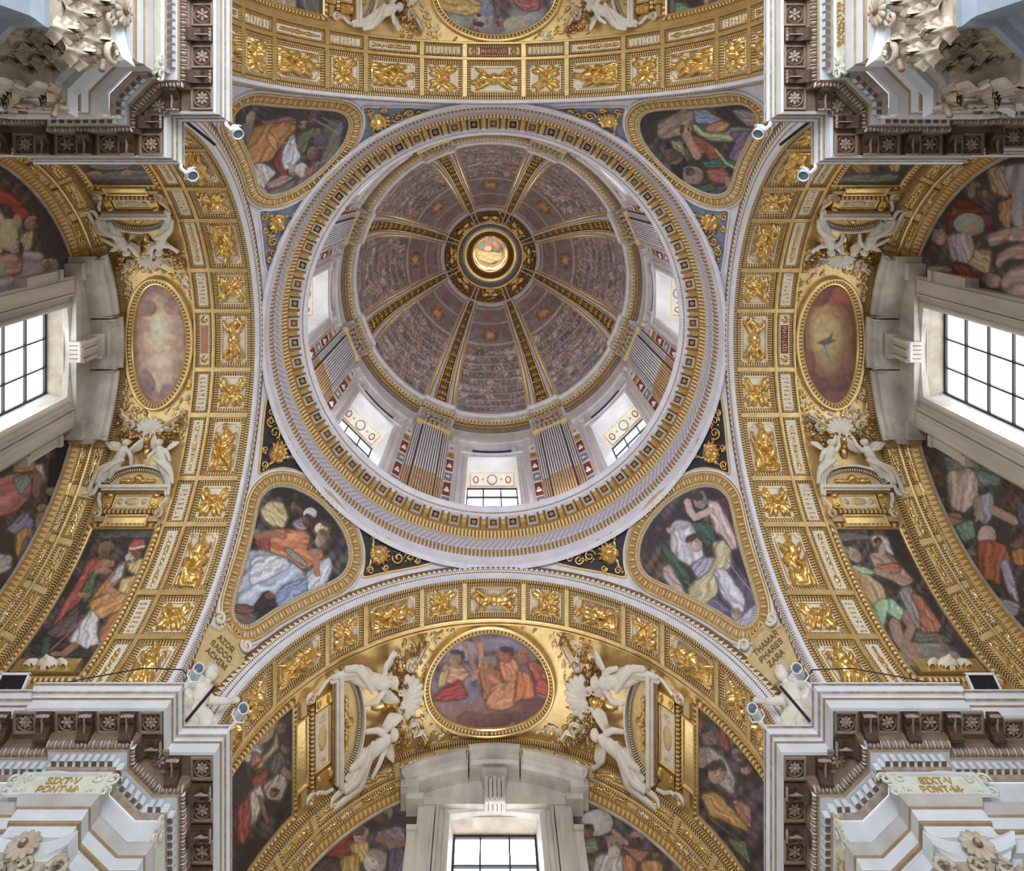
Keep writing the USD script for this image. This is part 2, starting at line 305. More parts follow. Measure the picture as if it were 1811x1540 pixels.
for side, A in ARMS.items():
    v = thing('ceiling', f'gilded coffered barrel vault over the {A["word"]} arm of the crossing', 'vault', kind='structure')
    VAULT[side] = v
    put('soffit', arch(side, [(5.07, RA), (A['f1'], RA)]), 'gold', v)
    put('white_arch_band', arch(side, [(5.09, RA - .01), (5.03, 4.39), (5.02, 4.46)]), 'white_band', v)
    put('bead_band', arch(side, [(5.02, 4.46), (5.0, 4.475), (5.02, 4.495)]), 'bead_line', v)
    put('white_arch_band', arch(side, [(5.02, 4.495), (5.02, 4.57), (5.05, 4.59)]), 'white_band', v)
    put('lattice_band', arch(side, [(5.05, 4.59), (5.03, 4.62)]), 'bead_line', v); put('lattice_band', arch(side, [(5.03, 4.62), (5.03, 4.79)]), 'zigzag_brown', v); put('lattice_band', arch(side, [(5.03, 4.79), (5.07, 4.82)]), 'bead_line', v)
    # longitudinal ridges between the coffer columns
    b0, b1 = A['b']
    rid = lambda c, w=.055, h=.075: [(c - w, RA), (c - w * .7, RA - h * .7), (c - w * .35, RA - h), (c + w * .35, RA - h), (c + w * .7, RA - h * .7), (c + w, RA)]
    put('ridge', arch(side, rid(b0 - .03 if side != 'B' else 5.96)), 'gold', v)
    if side != 'B': put('ridge', arch(side, rid(b1 + .02, .04)), 'gold', v)
    else: put('ridge', arch(side, rid(6.05, .03, .05)), 'gold', v)
    put('egg_band', arch(side, [(5.09, RA - .01), (5.1, RA - .03), (5.15, RA - .03), (5.16, RA)]), 'egg_small', v)
    # sloping rib against the end wall: coffered splay, zigzag border
    f1, D, rz = A['f1'], A['D'], A['rz']
    put('splay', arch(side, [(f1, RA), (f1 + .02, RA - .08), (f1 + .06, RA - .08), (D - .08, rz + .1)]), 'gold_pale', v)
    put('splay_moulding', arch(side, [(f1 + .0, RA - .02), (f1 + .01, RA - .1), (f1 + .07, RA - .1), (f1 + .08, RA - .06)]), 'egg_small', v)
    dm = np.array([D - f1, rz - RA]); mid = np.array([f1, RA]) + dm * .56; e = dm / np.hypot(*dm); nrm = np.array([-e[1], e[0]]) * (-1 if -e[1] > 0 else 1); nrm = np.array([-abs(e[1]), -abs(e[0])])
    put('splay_ridge', arch(side, [tuple(mid - e * .035), tuple(mid - e * .02 + nrm * .05), tuple(mid + e * .02 + nrm * .05), tuple(mid + e * .035)]), 'gold', v)
    put('gold_rim', arch(side, [(D - .13, rz + .14), (D - .15, rz + .07), (D - .1, rz + .05), (D - .06, rz + .09)]), 'gold_plaque', v)
    put('zigzag_band', arch(side, [(D - .07, rz + .08), (D + .03, rz), (D + .1, rz - .02)]), 'zigzag_gold', v)
# pendentive shells
def pend_pt(th, rho): 
    return np.stack([rho * np.cos(th), rho * np.sin(th), ZS + np.sqrt(np.maximum(RP ** 2 - rho ** 2, 0))], -1)
for k, nm in enumerate(('bottom right', 'bottom left', 'top left', 'top right')):
    th = np.linspace(0, np.pi / 2, 121) + k * np.pi / 2; c = np.maximum(abs(np.cos(th)), abs(np.sin(th))); rm = np.minimum(5.075 / c, RP * .99999)
    t = np.linspace(0, 1, 34) ** .8
    V = pend_pt(th[:, None], 5.03 + (rm[:, None] - 5.03) * t[None])
    p = thing('ceiling', f'white curved pendentive at the {nm} corner under the dome', 'pendentive', kind='structure')
    obj('shell', (V.reshape(-1, 3), grid_faces(121, 34)), 'white_band', p, smooth=True)
    VAULT[k] = p
# arm end walls (above the entablature), lower walls, floor
for side, A in ARMS.items():
    D = A['D'] + .1; nm = 'wall_' + A['word']; w = thing(nm, f'end wall of the {A["word"]} arm with its big window', 'wall', kind='structure')
    top, hw = 15.2, 4.5
    def wall_pt(q, z, h=0.0, D=D, side=side): 
        q, z = np.asarray(q, float), np.asarray(z, float); a = D - h + 0 * q
        return np.stack({'L': (-a, q, z), 'R': (a, q, z), 'B': (q, a, z), 'T': (q, -a, z)}[side], -1)
    A['wp'] = wall_pt; o = .93; zt, zb = A.setdefault('zt', 13.98 if side in 'LR' else 13.9), 7.2
    def wq(q0, q1, z0, z1, nm2='wall_face', m='plaster'): obj(nm2, (wall_pt([q0, q1, q1, q0], [z0, z0, z1, z1]), [[0, 1, 2, 3]]), m, w)
    if side != 'T':
        wq(-hw, -o, zb, top); wq(o, hw, zb, top); wq(-o, o, zt, top); wq(-hw, hw, -1.6, zb)
    else: wq(-hw, hw, 8.6, top); wq(-hw, -3.6, -1.6, 8.6); wq(3.6, hw, -1.6, 8.6)
fl = obj('floor', ((np.array([[-12, -12, -1.6], [12, -12, -1.6], [12, 12, -1.6], [-12, 12, -1.6]])), [[0, 1, 2, 3]]), 'floor_marble', label='inlaid marble floor of the chapel', cat='floor', kind='structure')

# drum: ring cornice
RING = [('white_moulding', 'white_band', [(5.07, 15.36), (5.05, 15.42), (5.01, 15.45), (5.01, 15.8), (5.03, 15.84)]),
        ('dotted_band', 'dots_red', [(5.03, 15.84), (4.98, 15.86), (4.98, 16.05), (5.0, 16.08)]),
        ('leaf_band', 'leaf_lilac', [(5.0, 16.08), (4.97, 16.11), (4.95, 16.35)]),
        ('pearl_band', 'pearls', [(4.95, 16.35), (4.9, 16.37), (4.9, 16.42), (4.92, 16.44)]),
        ('egg_band', 'egg_gold', [(4.92, 16.44), (4.9, 16.5), (4.86, 16.6), (4.84, 16.62)]),
        ('soffit', 'ochre', [(4.84, 16.62), (4.84, 16.8), (4.6, 16.8)]),
        ('white_lip', 'white_band', [(4.6, 16.82), (4.59, 16.78), (4.56, 16.78), (4.55, 16.86)]),
        ('red_bead', 'bead_line', [(4.55, 16.86), (4.535, 16.87), (4.53, 16.89)]),
        ('white_lip', 'white_band', [(4.53, 16.89), (4.51, 16.95), (4.48, 17.0), (4.47, 17.07), (5.2, 17.1)])]
ring = thing('trim_1', 'round white and gold cornice ring with small coffers under the drum', 'cornice', kind='structure')
for nm, m, pr in RING: put(nm, revolve(pr, 256), m, ring)
def dmap(th0, R0):
    def f(szh):
        szh = np.asarray(szh, float); r = R0 - szh[..., 2]; t = th0 + szh[..., 0] / R0
        return np.stack([r * np.cos(t), r * np.sin(t), szh[..., 1]], -1)
    return f
def bx(f, s0, s1, z0, z1, h0, h1, n=2):
    """A block on a curved wall: s along it, z up, h out of it."""
    s = np.linspace(s0, s1, n); V = []
    for h in (h0, h1):
        for z in (z0, z1): V.append(np.stack([s, 0 * s + z, 0 * s + h], -1))
    V = np.concatenate([V[0], V[1], V[3], V[2]]).reshape(4, n, 3).transpose(1, 0, 2)
    fc = grid_faces(n, 4, False, True); V = V.reshape(-1, 3); e = (n - 1) * 4
    return f(V), np.vstack([fc, [[0, 1, 2, 3]], [[e + 3, e + 2, e + 1, e]]])
def rosette(c, ex, ey, n, r, petals=8, k=0):
    ex, ey, n = map(unit, (ex, ey, n)); M = []
    for i in range(petals):
        g = 2 * np.pi * i / petals; d = np.cos(g) * ex + np.sin(g) * ey; t = np.cross(n, d)
        M.append(ell(np.asarray(c) + d * r * .6, (r * .42, r * .24, r * .14), np.stack([d, t, n], 1), k))
    M.append(ell(np.asarray(c) + n * r * .1, (r * .26,) * 3, None, 1)); return cat(*M)
for i in range(64):                            # modillions and coffers alternate
    th = 2 * np.pi * i / 64; f = dmap(th, 4.72); Z = lambda pts: f(np.stack([np.asarray(pts)[:, 0], 16.8 - np.asarray(pts)[:, 2], np.asarray(pts)[:, 1]], -1))
    P = np.array(rect(-.105, .105, -.105, .105)); pth = np.c_[P, np.zeros(4)]
    V, fc, uv = sweep3(pth, (0, 0, 1), [(.025, 0), (.02, .04), (-.015, .04), (-.03, 0)], True)
    frame = obj('coffer_frame', (Z(V), fc), 'panel_white', ring)
    obj('coffer_ground', (Z(np.c_[P, np.full(4, .006)]), [[0, 1, 2, 3]]), 'brown' if i % 2 else 'bronze', frame)
    c = Z(np.array([[0, 0, .02]]))[0]; er = np.array([np.cos(th), np.sin(th), 0]); et = np.array([-np.sin(th), np.cos(th), 0])
    obj('rosette', rosette(c, er, et, (0, 0, -1), .06 if i % 2 else .05, 6), 'gold_pale' if i % 2 else 'gold', frame)
    th2 = th + np.pi / 64; f = dmap(th2, 4.72)
    B = [bx(f, -.05, .05, 16.68, 16.8, -.12, .02), bx(f, -.05, .05, 16.73, 16.8, .02, .1)]
    mo = obj('modillion', cat(*B), 'gold', ring)
    c = f(np.array([[0, 16.75, .115]]))[0]; obj('bracket_scroll', ell(c, (.055, .045, .04), np.stack([np.array([-np.sin(th2), np.cos(th2), 0]), np.array([np.cos(th2), np.sin(th2), 0]), [0, 0, 1]], 1)), 'white_band', mo)
# drum wall
drum = thing('wall_drum', 'round marble drum wall with fluted pilasters between eight windows', 'wall', kind='structure')
RD = 5.0; OCT = RD * np.pi / 8; WH, WB, WT = .74, 17.05, 21.2
def wsheet(f, s0, s1, z0, z1, n=8, h=0.0):
    s, z = np.meshgrid(np.linspace(s0, s1, n), [z0, z1], indexing='ij'); return f(np.stack([s, z, 0 * s + h], -1).reshape(-1, 3)), grid_faces(n, 2)
WORD8 = ['right', 'lower right', 'bottom', 'lower left', 'left', 'upper left', 'top', 'upper right']
for k in range(8):
    th = k * np.pi / 4; f = dmap(th, RD)
    obj('wall_face', cat(wsheet(f, -OCT, -WH, 17, 24.3), wsheet(f, WH, OCT, 17, 24.3), wsheet(f, -WH, WH, WT, 24.3)), 'marble_drum', drum)
    w = thing(f'window_{k + 1}', f'{WORD8[k]} arched-round drum window with marble frame and iron glazing bars', 'window', kind='structure')
    # moulded frame, blue tablet, hood
    fr = np.array([(-WH, 17.0), (-WH, WT), (WH, WT), (WH, 17.0)]); fr = dens(fr, .2, False)
    V, fc, uv = sweep3(np.c_[fr, np.zeros(len(fr))], (0, 0, 1), [(0, .02), (0, .06), (.05, .09), (.1, .09), (.1, .06), (.2, .08), (.22, .12), (.26, .12), (.26, 0)])
    obj('frame', (f(V), fc), 'marble_drum', w)
    obj('blue_tablet', bx(f, -.6, .6, 21.58, 21.82, .0, .05, 8), 'blue_stripe', w)
    for a, b in ((-.75, -.62), (.62, .75)): obj('tablet_bracket', bx(f, a, b, 21.5, 22.0, 0, .12), 'marble_drum', w)
    obj('hood', cat(bx(f, -1.0, 1.0, 22.05, 22.2, 0, .1, 8), bx(f, -1.06, 1.06, 22.2, 22.34, 0, .17, 8), bx(f, -.62, .62, 22.34, 22.6, 0, .13, 6), bx(f, -1.25, -.62, 22.34, 22.46, 0, .14, 4), bx(f, .62, 1.25, 22.34, 22.46, 0, .14, 4)), 'marble_drum', w)
    obj('hood_slot', bx(f, -.5, .5, 22.66, 22.78, 0, .03, 6), 'slate', w)
    # splayed reveal and ceiling
    er = np.array([np.cos(th), np.sin(th), 0]); et = np.array([-np.sin(th), np.cos(th), 0]); G = lambda s, d, z: er * d + et * s + np.array([0, 0, z])
    dg = 5.8; quad = lambda *p: (np.array(p), [[0, 1, 2, 3]])
    for s in (-1, 1): obj('reveal', quad(G(s * WH, 4.94, 17), G(s * WH, dg, 17), G(s * WH, dg, WT), G(s * WH, 4.94, WT)), 'marble', w)
    obj('reveal_soffit', quad(G(-WH, 4.9, WT - .012), G(WH, 4.9, WT - .012), G(WH, 5.3, WT - .012), G(-WH, 5.3, WT - .012)), 'marble', w)
    pn = obj('painted_soffit_panel', quad(G(-WH, 5.3, WT - .012), G(WH, 5.3, WT - .012), G(WH, dg, WT - .1), G(-WH, dg, WT - .1)), 'cream', w)
    fl_ = lambda s, d: G(s, d, WT - (d - 5.3) * .2 - .006)
    rg = [fl_(-.66, 5.36), fl_(.66, 5.36), fl_(.66, 5.74), fl_(-.66, 5.74)]
    obj('panel_border', sweep3(rg, (0, 0, -1), [(0, 0), (0, .006), (.02, .006), (.02, 0)], True)[:2], 'pale_red', pn)
    for s in (-.48, .48): obj('painted_roundel', tube([fl_(s + .075 * math.cos(g), 5.55 + .09 * math.sin(g)) for g in np.linspace(0, 2 * np.pi, 17)[:-1]], .014, 5, True), 'red_brown', pn); obj('painted_hills', cat(*[ell(fl_(s + dx, 5.55 + dy), (.03, .03, .004), None, 0) for dx, dy in ((-.03, .03), (.03, .03), (0, -.03))]), 'cream', pn)
    obj('painted_wreath', tube([fl_((.13 + .02 * (i % 2)) * math.cos(g), 5.55 + (.12 + .02 * (i % 2)) * math.sin(g)) for i, g in enumerate(np.linspace(0, 2 * np.pi, 33)[:-1])], .016, 5, True), 'slate', pn)
    for s in (-.28, .28): obj('painted_star', rosette(fl_(s, 5.55), et, er, (0, 0, -1), .05, 5), 'pale_red', pn)
    # glazing
    xs, zs = [-WH, -.26, .26, WH], [17.0, 17.6, 18.18, 18.77, 19.35, 19.93, 20.52, WT - .1]
    for i in range(3):
        for j in range(7): obj('pane', quad(*[G(s, dg + .02, z) for s, z in ((xs[i], zs[j]), (xs[i + 1], zs[j]), (xs[i + 1], zs[j + 1]), (xs[i], zs[j + 1]))]), 'pane_drum', w)
    rot = np.stack([et, er, [0, 0, 1.0]], 1)
    for s in xs: obj('glazing_bar', box(G(s * .985, dg, (17 + WT) / 2), (.035, .04, WT - 17), rot), 'iron', w)
    for z in zs[1:]: obj('glazing_bar', box(G(0, dg, z), (2 * WH, .04, .03 if z < 21 else .05), rot), 'iron', w)
    # pilaster between this window and the next
    f = dmap(th + np.pi / 8, RD)
    p = thing('fluted_pilaster', f'fluted marble pilaster with gilt capital, between the {WORD8[k]} and {WORD8[(k + 1) % 8]} drum windows', 'pilaster')
    bd_ = obj('shaft', cat(bx(f, -.56, -.35, 17.0, 22.62, 0, .05, 3), bx(f, -.35, .35, 17.0, 22.62, 0, .11, 5), bx(f, .35, .56, 17.0, 22.62, 0, .05, 3)), 'flute_shade', p)
    for s0, s1, n_, h in ((-.56, -.37, 3, .09), (-.34, .34, 9, .16), (.37, .56, 3, .09)):
        for i in range(n_):
            c_ = s0 + (s1 - s0) * (i + .5) / n_; w_ = (s1 - s0) / n_
            obj('flute_fillet', bx(f, c_ - .27 * w_, c_ + .27 * w_, 19.25, 22.62, h - .06, h), 'marble_pale', bd_); obj('cable_fillet', bx(f, c_ - .36 * w_, c_ + .36 * w_, 17.0, 19.25, h - .06, h - .01), 'cable', bd_)
    cv = [bx(f, -.6, .6, 22.62, 22.67, 0, .2, 6)]; lv = []
    for row, (z, nn, hh) in enumerate(((22.78, 7, .2), (23.0, 6, .25), (23.22, 7, .3))):
        for i in range(nn):
            s = (i - (nn - 1) / 2) * 1.12 / nn; c = f(np.array([[s, z, hh]]))[0]
            a_ = th + np.pi / 8 + s / RD; E = np.stack([[-np.sin(a_), np.cos(a_), 0], [np.cos(a_), np.sin(a_), 0], [0, 0, 1.0]], 1); lv.append(ell(c, (.07, .05, .13), E)); lv.append(ell(c + np.array([0, 0, .1]) - .05 * np.array([np.cos(a_), np.sin(a_), 0]), (.05, .05, .04), E, 0))
    obj('capital', cat(*lv), 'capital_gilt', p); obj('necking', cat(*cv), 'gold_pale', p)
    obj('abacus', bx(f, -.64, .64, 23.34, 23.45, 0, .3, 6), 'marble_drum', p)
    # painted strips either side of it
    for s in (-1, 1):
        st = thing('painted_strip', f'strip of painted red shields beside the {WORD8[k if s < 0 else (k + 1) % 8]} drum window, {WORD8[(k + 1) % 8 if s < 0 else k]} window side', 'mural strip')
        a, b = sorted((s * .59, s * .84)); c = (a + b) / 2
        obj('strip_ground', bx(f, a, b, 17.0, 22.0, 0, .02), 'panel_white', st)
        for q, (z0, z1, m) in enumerate(((21.4, 21.9, 'panel_white'), (20.9, 21.34, 'ochre'), (20.0, 20.8, 'red_brown'), (19.35, 19.87, 'slate'), (18.45, 19.24, 'red_brown'), (17.85, 18.38, 'slate'), (17.1, 17.75, 'red_brown'))):
            t = obj('tile', bx(f, a + .025, b - .025, z0 + .02, z1 - .02, .02, .035), m, st)
            if m == 'red_brown': obj('three_hills', cat(*[ell(f(np.array([[c + dx, (z0 + z1) / 2 + dz, .035]]))[0], (.045, .045, .06), None, 1) for dx, dz in ((-.035, -.13), (.035, -.13), (0, .0))]), 'panel_white', t)
            elif m == 'slate': obj('grotesque', rosette(f(np.array([[c, (z0 + z1) / 2, .036]]))[0], (0, 0, 1), np.array([-np.sin(th + np.pi / 8), np.cos(th + np.pi / 8), 0]), -np.array([np.cos(th + np.pi / 8), np.sin(th + np.pi / 8), 0]), .1, 5), 'panel_white', t)
            else: obj('scroll', rosette(f(np.array([[c, (z0 + z1) / 2, .036]]))[0], (0, 0, 1), np.array([-np.sin(th + np.pi / 8), np.cos(th + np.pi / 8), 0]), -np.array([np.cos(th + np.pi / 8), np.sin(th + np.pi / 8), 0]), .09, 4), 'bronze', t)
# drum entablature, breaking forward over the pilasters
def revolve_step(prof, dr=.1, n=384):
    V, fc, uv = revolve(prof, n); t = np.degrees(np.arctan2(V[:, 1], V[:, 0])); d = abs((t - 22.5 + 22.5) % 45 - 22.5); s = np.clip((7.6 - d) / .5, 0, 1) * dr
    V = V.copy(); r = np.hypot(V[:, 0], V[:, 1]); V[:, :2] *= ((r - s) / r)[:, None]; return V, fc, uv
ent = thing('trim_2', 'brown and white entablature ring with dentils at the foot of the dome', 'entablature', kind='structure')
for nm, m, pr in (('architrave', 'taupe', [(4.99, 23.42), (4.88, 23.45), (4.86, 23.55)]), ('gilt_bead', 'bead_line', [(4.86, 23.55), (4.84, 23.57), (4.85, 23.6)]), ('frieze', 'foliage_gold', [(4.85, 23.6), (4.83, 23.76)]),
                  ('dentil_band', 'egg_small', [(4.83, 23.76), (4.79, 23.78), (4.77, 23.92)]), ('cornice', 'travertine', [(4.77, 23.92), (4.72, 23.95), (4.71, 24.02), (4.66, 24.05)]),
                  ('white_lip', 'white_band', [(4.66, 24.05), (4.62, 24.1), (4.6, 24.18), (4.6, 24.26), (4.63, 24.3), (4.72, 24.32), (4.72, 24.4)])): put(nm, revolve_step(pr), m, ent)
dent = []
for i in range(240):
    t = 2 * np.pi * i / 240; d = abs((np.degrees(t)) % 45 - 22.5); dr = .1 * np.clip((7.6 - d) / .5, 0, 1); dent.append(box(((4.765 - dr) * math.cos(t), (4.765 - dr) * math.sin(t), 23.85), (.05, .055, .09), np.array([[math.cos(t), -math.sin(t), 0], [math.sin(t), math.cos(t), 0], [0, 0, 1]])))
obj('dentils', cat(*dent), 'panel_white', ent, kind='stuff')
# dome
ZD, BD, RDM = 24.38, 7.7, 4.64; PSI = math.acos(2.12 / RDM)
def dome_pt(th, t, h=0.0):
    ps = t * PSI; r = (RDM - h) * np.cos(ps); z = ZD + (BD - h) * np.sin(ps); return np.stack([r * np.cos(th), r * np.sin(th), z + 0 * th], -1)
dome = thing('ceiling', 'dome shell behind the painted segments', 'dome', kind='structure')
put('shell', revolve([tuple(dome_pt(0.0 * 1, t, -.03)[[0, 2]]) for t in np.linspace(-.02, 1.02, 40)], 192), 'plaster', dome)
def rib_strip(th0, a0, a1, h0, h1, n=48):
    """Strip of a rib: lateral fractions a0..a1 of the half width, raised h0 (sides) to h1 (top)."""
    t = np.linspace(0, 1, n); hw = .56 * (1 - t) + .24 * t; V = []
    for a, h in ((a0, h0), (a0 + (a1 - a0) * .15, h1), (a1 - (a1 - a0) * .15, h1), (a1, h0)):
        r = RDM * np.cos(t * PSI); V.append(dome_pt(th0 + a * hw / r, t, h))
    V = np.stack(V, 1); L = np.r_[0, np.cumsum(np.linalg.norm(np.diff(V[:, 0], axis=0), axis=1))]; uv = np.stack(np.meshgrid(L, [0, .05, .2, .25], indexing='ij'), -1).reshape(-1, 2)
    return V.reshape(-1, 3), grid_faces(n, 4), uv
for k in range(8):
    th = (k + .5) * np.pi / 4
    r_ = thing('dome_rib', f'white and gold dome rib between the {WORD8[k]} and {WORD8[(k + 1) % 8]} drum windows', 'rib')
    for s in (-1, 1):
        o = lambda a, b: (s * a, s * b) if s > 0 else (s * b, s * a)
        put('white_band', rib_strip(th, *o(.45, .78), .0, .1), 'white_band', r_)
        put('gilt_edge', rib_strip(th, *o(.78, .98), .0, .07), 'gold_plaque', r_)
        put('gilt_edge', rib_strip(th, *o(.34, .45), .0, .09), 'gold_plaque', r_)
    put('ornament_ground', rib_strip(th, -.34, .34, .0, .03), 'bronze', r_)
    for j in range(15):
        t = .04 + j * .066; hw = .56 * (1 - t) + .24 * t; c = dome_pt(np.array(th), t, .06); up = unit(dome_pt(np.array(th), t + .01) - dome_pt(np.array(th), t)); e = np.array([-np.sin(th), np.cos(th), 0]); n = -np.cross(e, up)
        n = n * np.sign(n @ (np.array([0, 0, ZD]) - c))
        obj('gilt_ornament', rosette(c, up, e, n, .33 * hw * (1.15 if j % 2 else .9), (4, 6, 5)[j % 3]), 'gold', r_)
# wreath ring and lantern
lan = thing('lantern', 'gilded lantern ring with oculus at the top of the dome', 'lantern', kind='structure')
for nm, m, pr in (('outer_rim', 'white_band', [(2.2, 31.15), (2.12, 31.2), (2.05, 31.28), (2.03, 31.34)]), ('wreath_ground', 'bronze', [(2.03, 31.34), (1.75, 31.55), (1.5, 31.7)]), ('gilt_ring', 'gold_plaque', [(1.5, 31.68), (1.47, 31.62), (1.43, 31.62), (1.42, 31.8)]),
                  ('blue_lettered_ring', 'slate', [(1.42, 31.8), (1.2, 31.95)]), ('gilt_ring', 'gold_plaque', [(1.2, 31.92), (1.17, 31.88), (1.08, 31.9), (1.06, 32.0)]), ('ribbed_cone', 'cone', [(1.06, 32.0), (.82, 32.2)]),
                  ('gilt_ring', 'gold_plaque', [(.82, 32.16), (.79, 32.12), (.76, 32.2), (.755, 32.35)]), ('lantern_wall', 'panel_white', [(.755, 32.35), (.74, 33.5)]), ('gilt_ring', 'gold_plaque', [(.74, 33.5), (.68, 33.52), (.64, 33.62), (.64, 33.7)])): put(nm, revolve(pr, 128), m, lan)
rng = np.random.default_rng(5); lumps, lights = [], []
for i in range(520):
    t = rng.uniform(0, 2 * np.pi); q = rng.uniform(.04, .96); r = 2.0 - .48 * q; z = 31.35 + .34 * q - .03; (lumps if rng.random() < .72 else lights).append(ell((r * math.cos(t), r * math.sin(t), z), rng.uniform(.035, .085, 3), None, 0))
obj('wreath_fruit', cat(*lumps), 'bronze', lan, kind='stuff'); obj('gilt_wreath_fruit', cat(*lights), 'gold', lan, kind='stuff')
for k in range(8):
    t = k * np.pi / 4; d = np.array([math.cos(t), math.sin(t), 0]); e = np.array([-math.sin(t), math.cos(t), 0]); c = d * 1.68 + np.array([0, 0, 31.46]); E = np.stack([d, e, [0, 0, 1.0]], 1)
    obj('cherub_cluster', cat(ell(c, (.1, .1, .11), E), ell(c + e * .2 + d * .04, (.09, .17, .05), E), ell(c - e * .2 + d * .04, (.09, .17, .05), E), ell(c - d * .12, (.09, .13, .06), E), ell(c + e * .12 - d * .14, (.06, .1, .05), E), ell(c - e * .12 - d * .14, (.06, .1, .05), E)), 'gold', lan)
    t2 = t + np.pi / 8; d = np.array([math.cos(t2), math.sin(t2), 0]); e = np.array([-math.sin(t2), math.cos(t2), 0])
    for s in (-1, 1): obj('wreath_bracket', tube([d * 2.05 + e * s * .1 + [0, 0, 31.24], d * 1.8 + e * s * .09 + [0, 0, 31.4], d * 1.5 + e * s * .08 + [0, 0, 31.58]], .028, 6), 'white_band', lan)
for i in range(72): t = 2 * np.pi * i / 72; d = np.array([math.cos(t), math.sin(t), 0]); e = np.array([-math.sin(t), math.cos(t), 0]); lumps = None; obj('letter_stroke', box(d * (1.31) + [0, 0, 31.855], ((.13 if i % 3 else .08), .022 if i % 2 else .03, .01), np.stack([unit(d * .22 - np.array([0, 0, .15])), e, unit(np.cross(d * .22 - np.array([0, 0, .15]), e))], 1)), 'letter_grey', lan)
for k in range(6):
    t = k * np.pi / 3 + np.pi / 6; d = np.array([math.cos(t), math.sin(t), 0]); e = np.array([-math.sin(t), math.cos(t), 0]); w = [d * .735 + e * s * .24 + np.array([0, 0, z]) for s, z in ((-1, 32.5), (1, 32.5), (1, 33.4), (-1, 33.4))]
    obj('lantern_pane', (np.array(w), [[0, 1, 2, 3]]), 'pane_lantern', lan); obj('lantern_window_frame', tube(w, .02, 5, True), 'iron', lan)
cup = [(.64 * math.cos(a), 33.7 + .42 * math.sin(a)) for a in np.linspace(0, np.pi / 2, 14)]; cup[-1] = (.001, cup[-1][1])
# ---------------- vault coffers ----------------
HAND = {'L': 1, 'R': -1, 'B': 1, 'T': -1}
def asweep(arm, path, prof, closed=True):
    """Moulding on a vault; positive offsets lie inside a counter-clockwise path."""
    path = np.asarray(path, float); fl = HAND[arm.side] * arm.flip
    if fl < 0: path = path[::-1]
    V, f, uv = arm.sweep(path, prof, closed); return V, f, uv
def patch(arm, p0, p1, q0, q1, h, n=7, m=2):
    p, q = np.meshgrid(np.linspace(p0, p1, m), np.linspace(q0, q1, n), indexing='ij'); return arm(np.stack([p, q, 0 * p + h], -1).reshape(-1, 3)), grid_faces(m, n)
def slab(arm, p0, p1, q0, q1, h0, h1, n=5):
    q = np.linspace(q0, q1, n); V = np.stack([np.stack([np.full(n, p), q, np.full(n, h)], -1) for p, h in ((p0, h0), (p0, h1), (p1, h1), (p1, h0))], 1).reshape(-1, 3); e = (n - 1) * 4
    return arm(V), np.vstack([grid_faces(n, 4, False, True), [[0, 1, 2, 3]], [[e + 3, e + 2, e + 1, e]]])
def relief(arm, shapes, p0, p1, q0, q1, n, m, rough=.03, h=0.0):
    V, f = heightfield(shapes, p0, p1, q0, q1, n, m, rough=rough, base=.0); V[:, 2] += h; return arm(V), f
def cherub(r):
    j = lambda s=.012: r.uniform(-s, s); w = r.uniform(.9, 1.1)
    S = [(j(), .02 + j(), .085, .1, 0, .13), (0, .075, .105, .085, 0, .1), (0, -.09, .1, .06, 0, .07)]
    for s in (-1, 1):
        S += [(s * .13 * w, .15, .06, .17, -s * .35 * w, .08), (s * .19 * w, .1, .05, .15, -s * .55, .06), (s * .12, -.16, .06, .17, s * .5 * w, .08), (s * .18, -.1, .05, .14, s * .8, .06), (s * .06, -.2, .05, .12, s * .2, .07), (s * .07, .08, .045, .045, 0, .13)]
    return S
def figure(r):
    s = r.choice([-1, 1]); j = lambda a=.02: r.uniform(-a, a); arm_up = r.random() < .5
    S = [(.02 * s, .34, .062, .08, .2 * s, .15), (.02 * s, .37, .075, .065, 0, .12), (0, .15, .125, .17, .15 * s, .13), (0, 0, .125, .11, 0, .13), (-.1 * s, -.12, .085, .19, .5 * s, .14), (.12 * s, -.14, .08, .2, -.35 * s, .12),
         (-.17 * s, -.28, .055, .15, -.1 * s, .12), (.1 * s, -.31, .055, .15, .1 * s, .1), (0, -.26, .15, .13, 0, .07), (0, -.41, .23, .05, 0, .06), (-.16 * s, .15, .045, .14, .3 * s, .12), (-.13 * s, .02, .04, .12, -.9 * s, .15),
         (.16 * s, .17, .045, .13, -.35 * s, .1), (.2 * s, (.3 if arm_up else .02), .035, .13, (.1 if arm_up else -.4) * s, .1), (.17 * s, -.3, .08, .16, .2 * s, .07), (-.02, .02, .19, .04, .5 * s, .1)]
    for i in range(4): S.append((r.uniform(-.17, .17), r.uniform(-.35, .1), .03, .15, r.uniform(-.6, .6), r.uniform(.11, .16)))
    return [(a + j(.012), b + j(.012), c, d, e, f) for a, b, c, d, e, f in S]
def emblem(r):
    S = [(0, 0, .14, .12, 0, .13), (0, .1, .09, .08, 0, .12)]
    for s in (-1, 1): S += [(.04 * s, .3 * s, .07, .08, 0, .12), (0, .18 * s, .1, .15, .4, .11), (-.14, .2 * s, .05, .2, .5 * s, .09), (.14, .22 * s, .05, .18, -.5 * s, .09), (.12 * s, .34 * s, .05, .14, .8, .08), (-.1, .36 * s, .05, .1, .2, .07)]
    return S
def candelabrum(r):
    S = []; q = -.46
    while q < .46: a = r.uniform(.04, .09); b = r.uniform(.03, .075); S.append((0, q, b, a, 0, .05)); q += a * 1.35
    return S
def arabesque(r, hq):
    S = []
    for q in np.arange(-hq, hq + .01, .085):
        for s in (-1, 0, 1): S.append((s * .055 + r.uniform(-.008, .008), q, .03, .026, r.uniform(0, 3), .035))
    return S
SIZE = {}
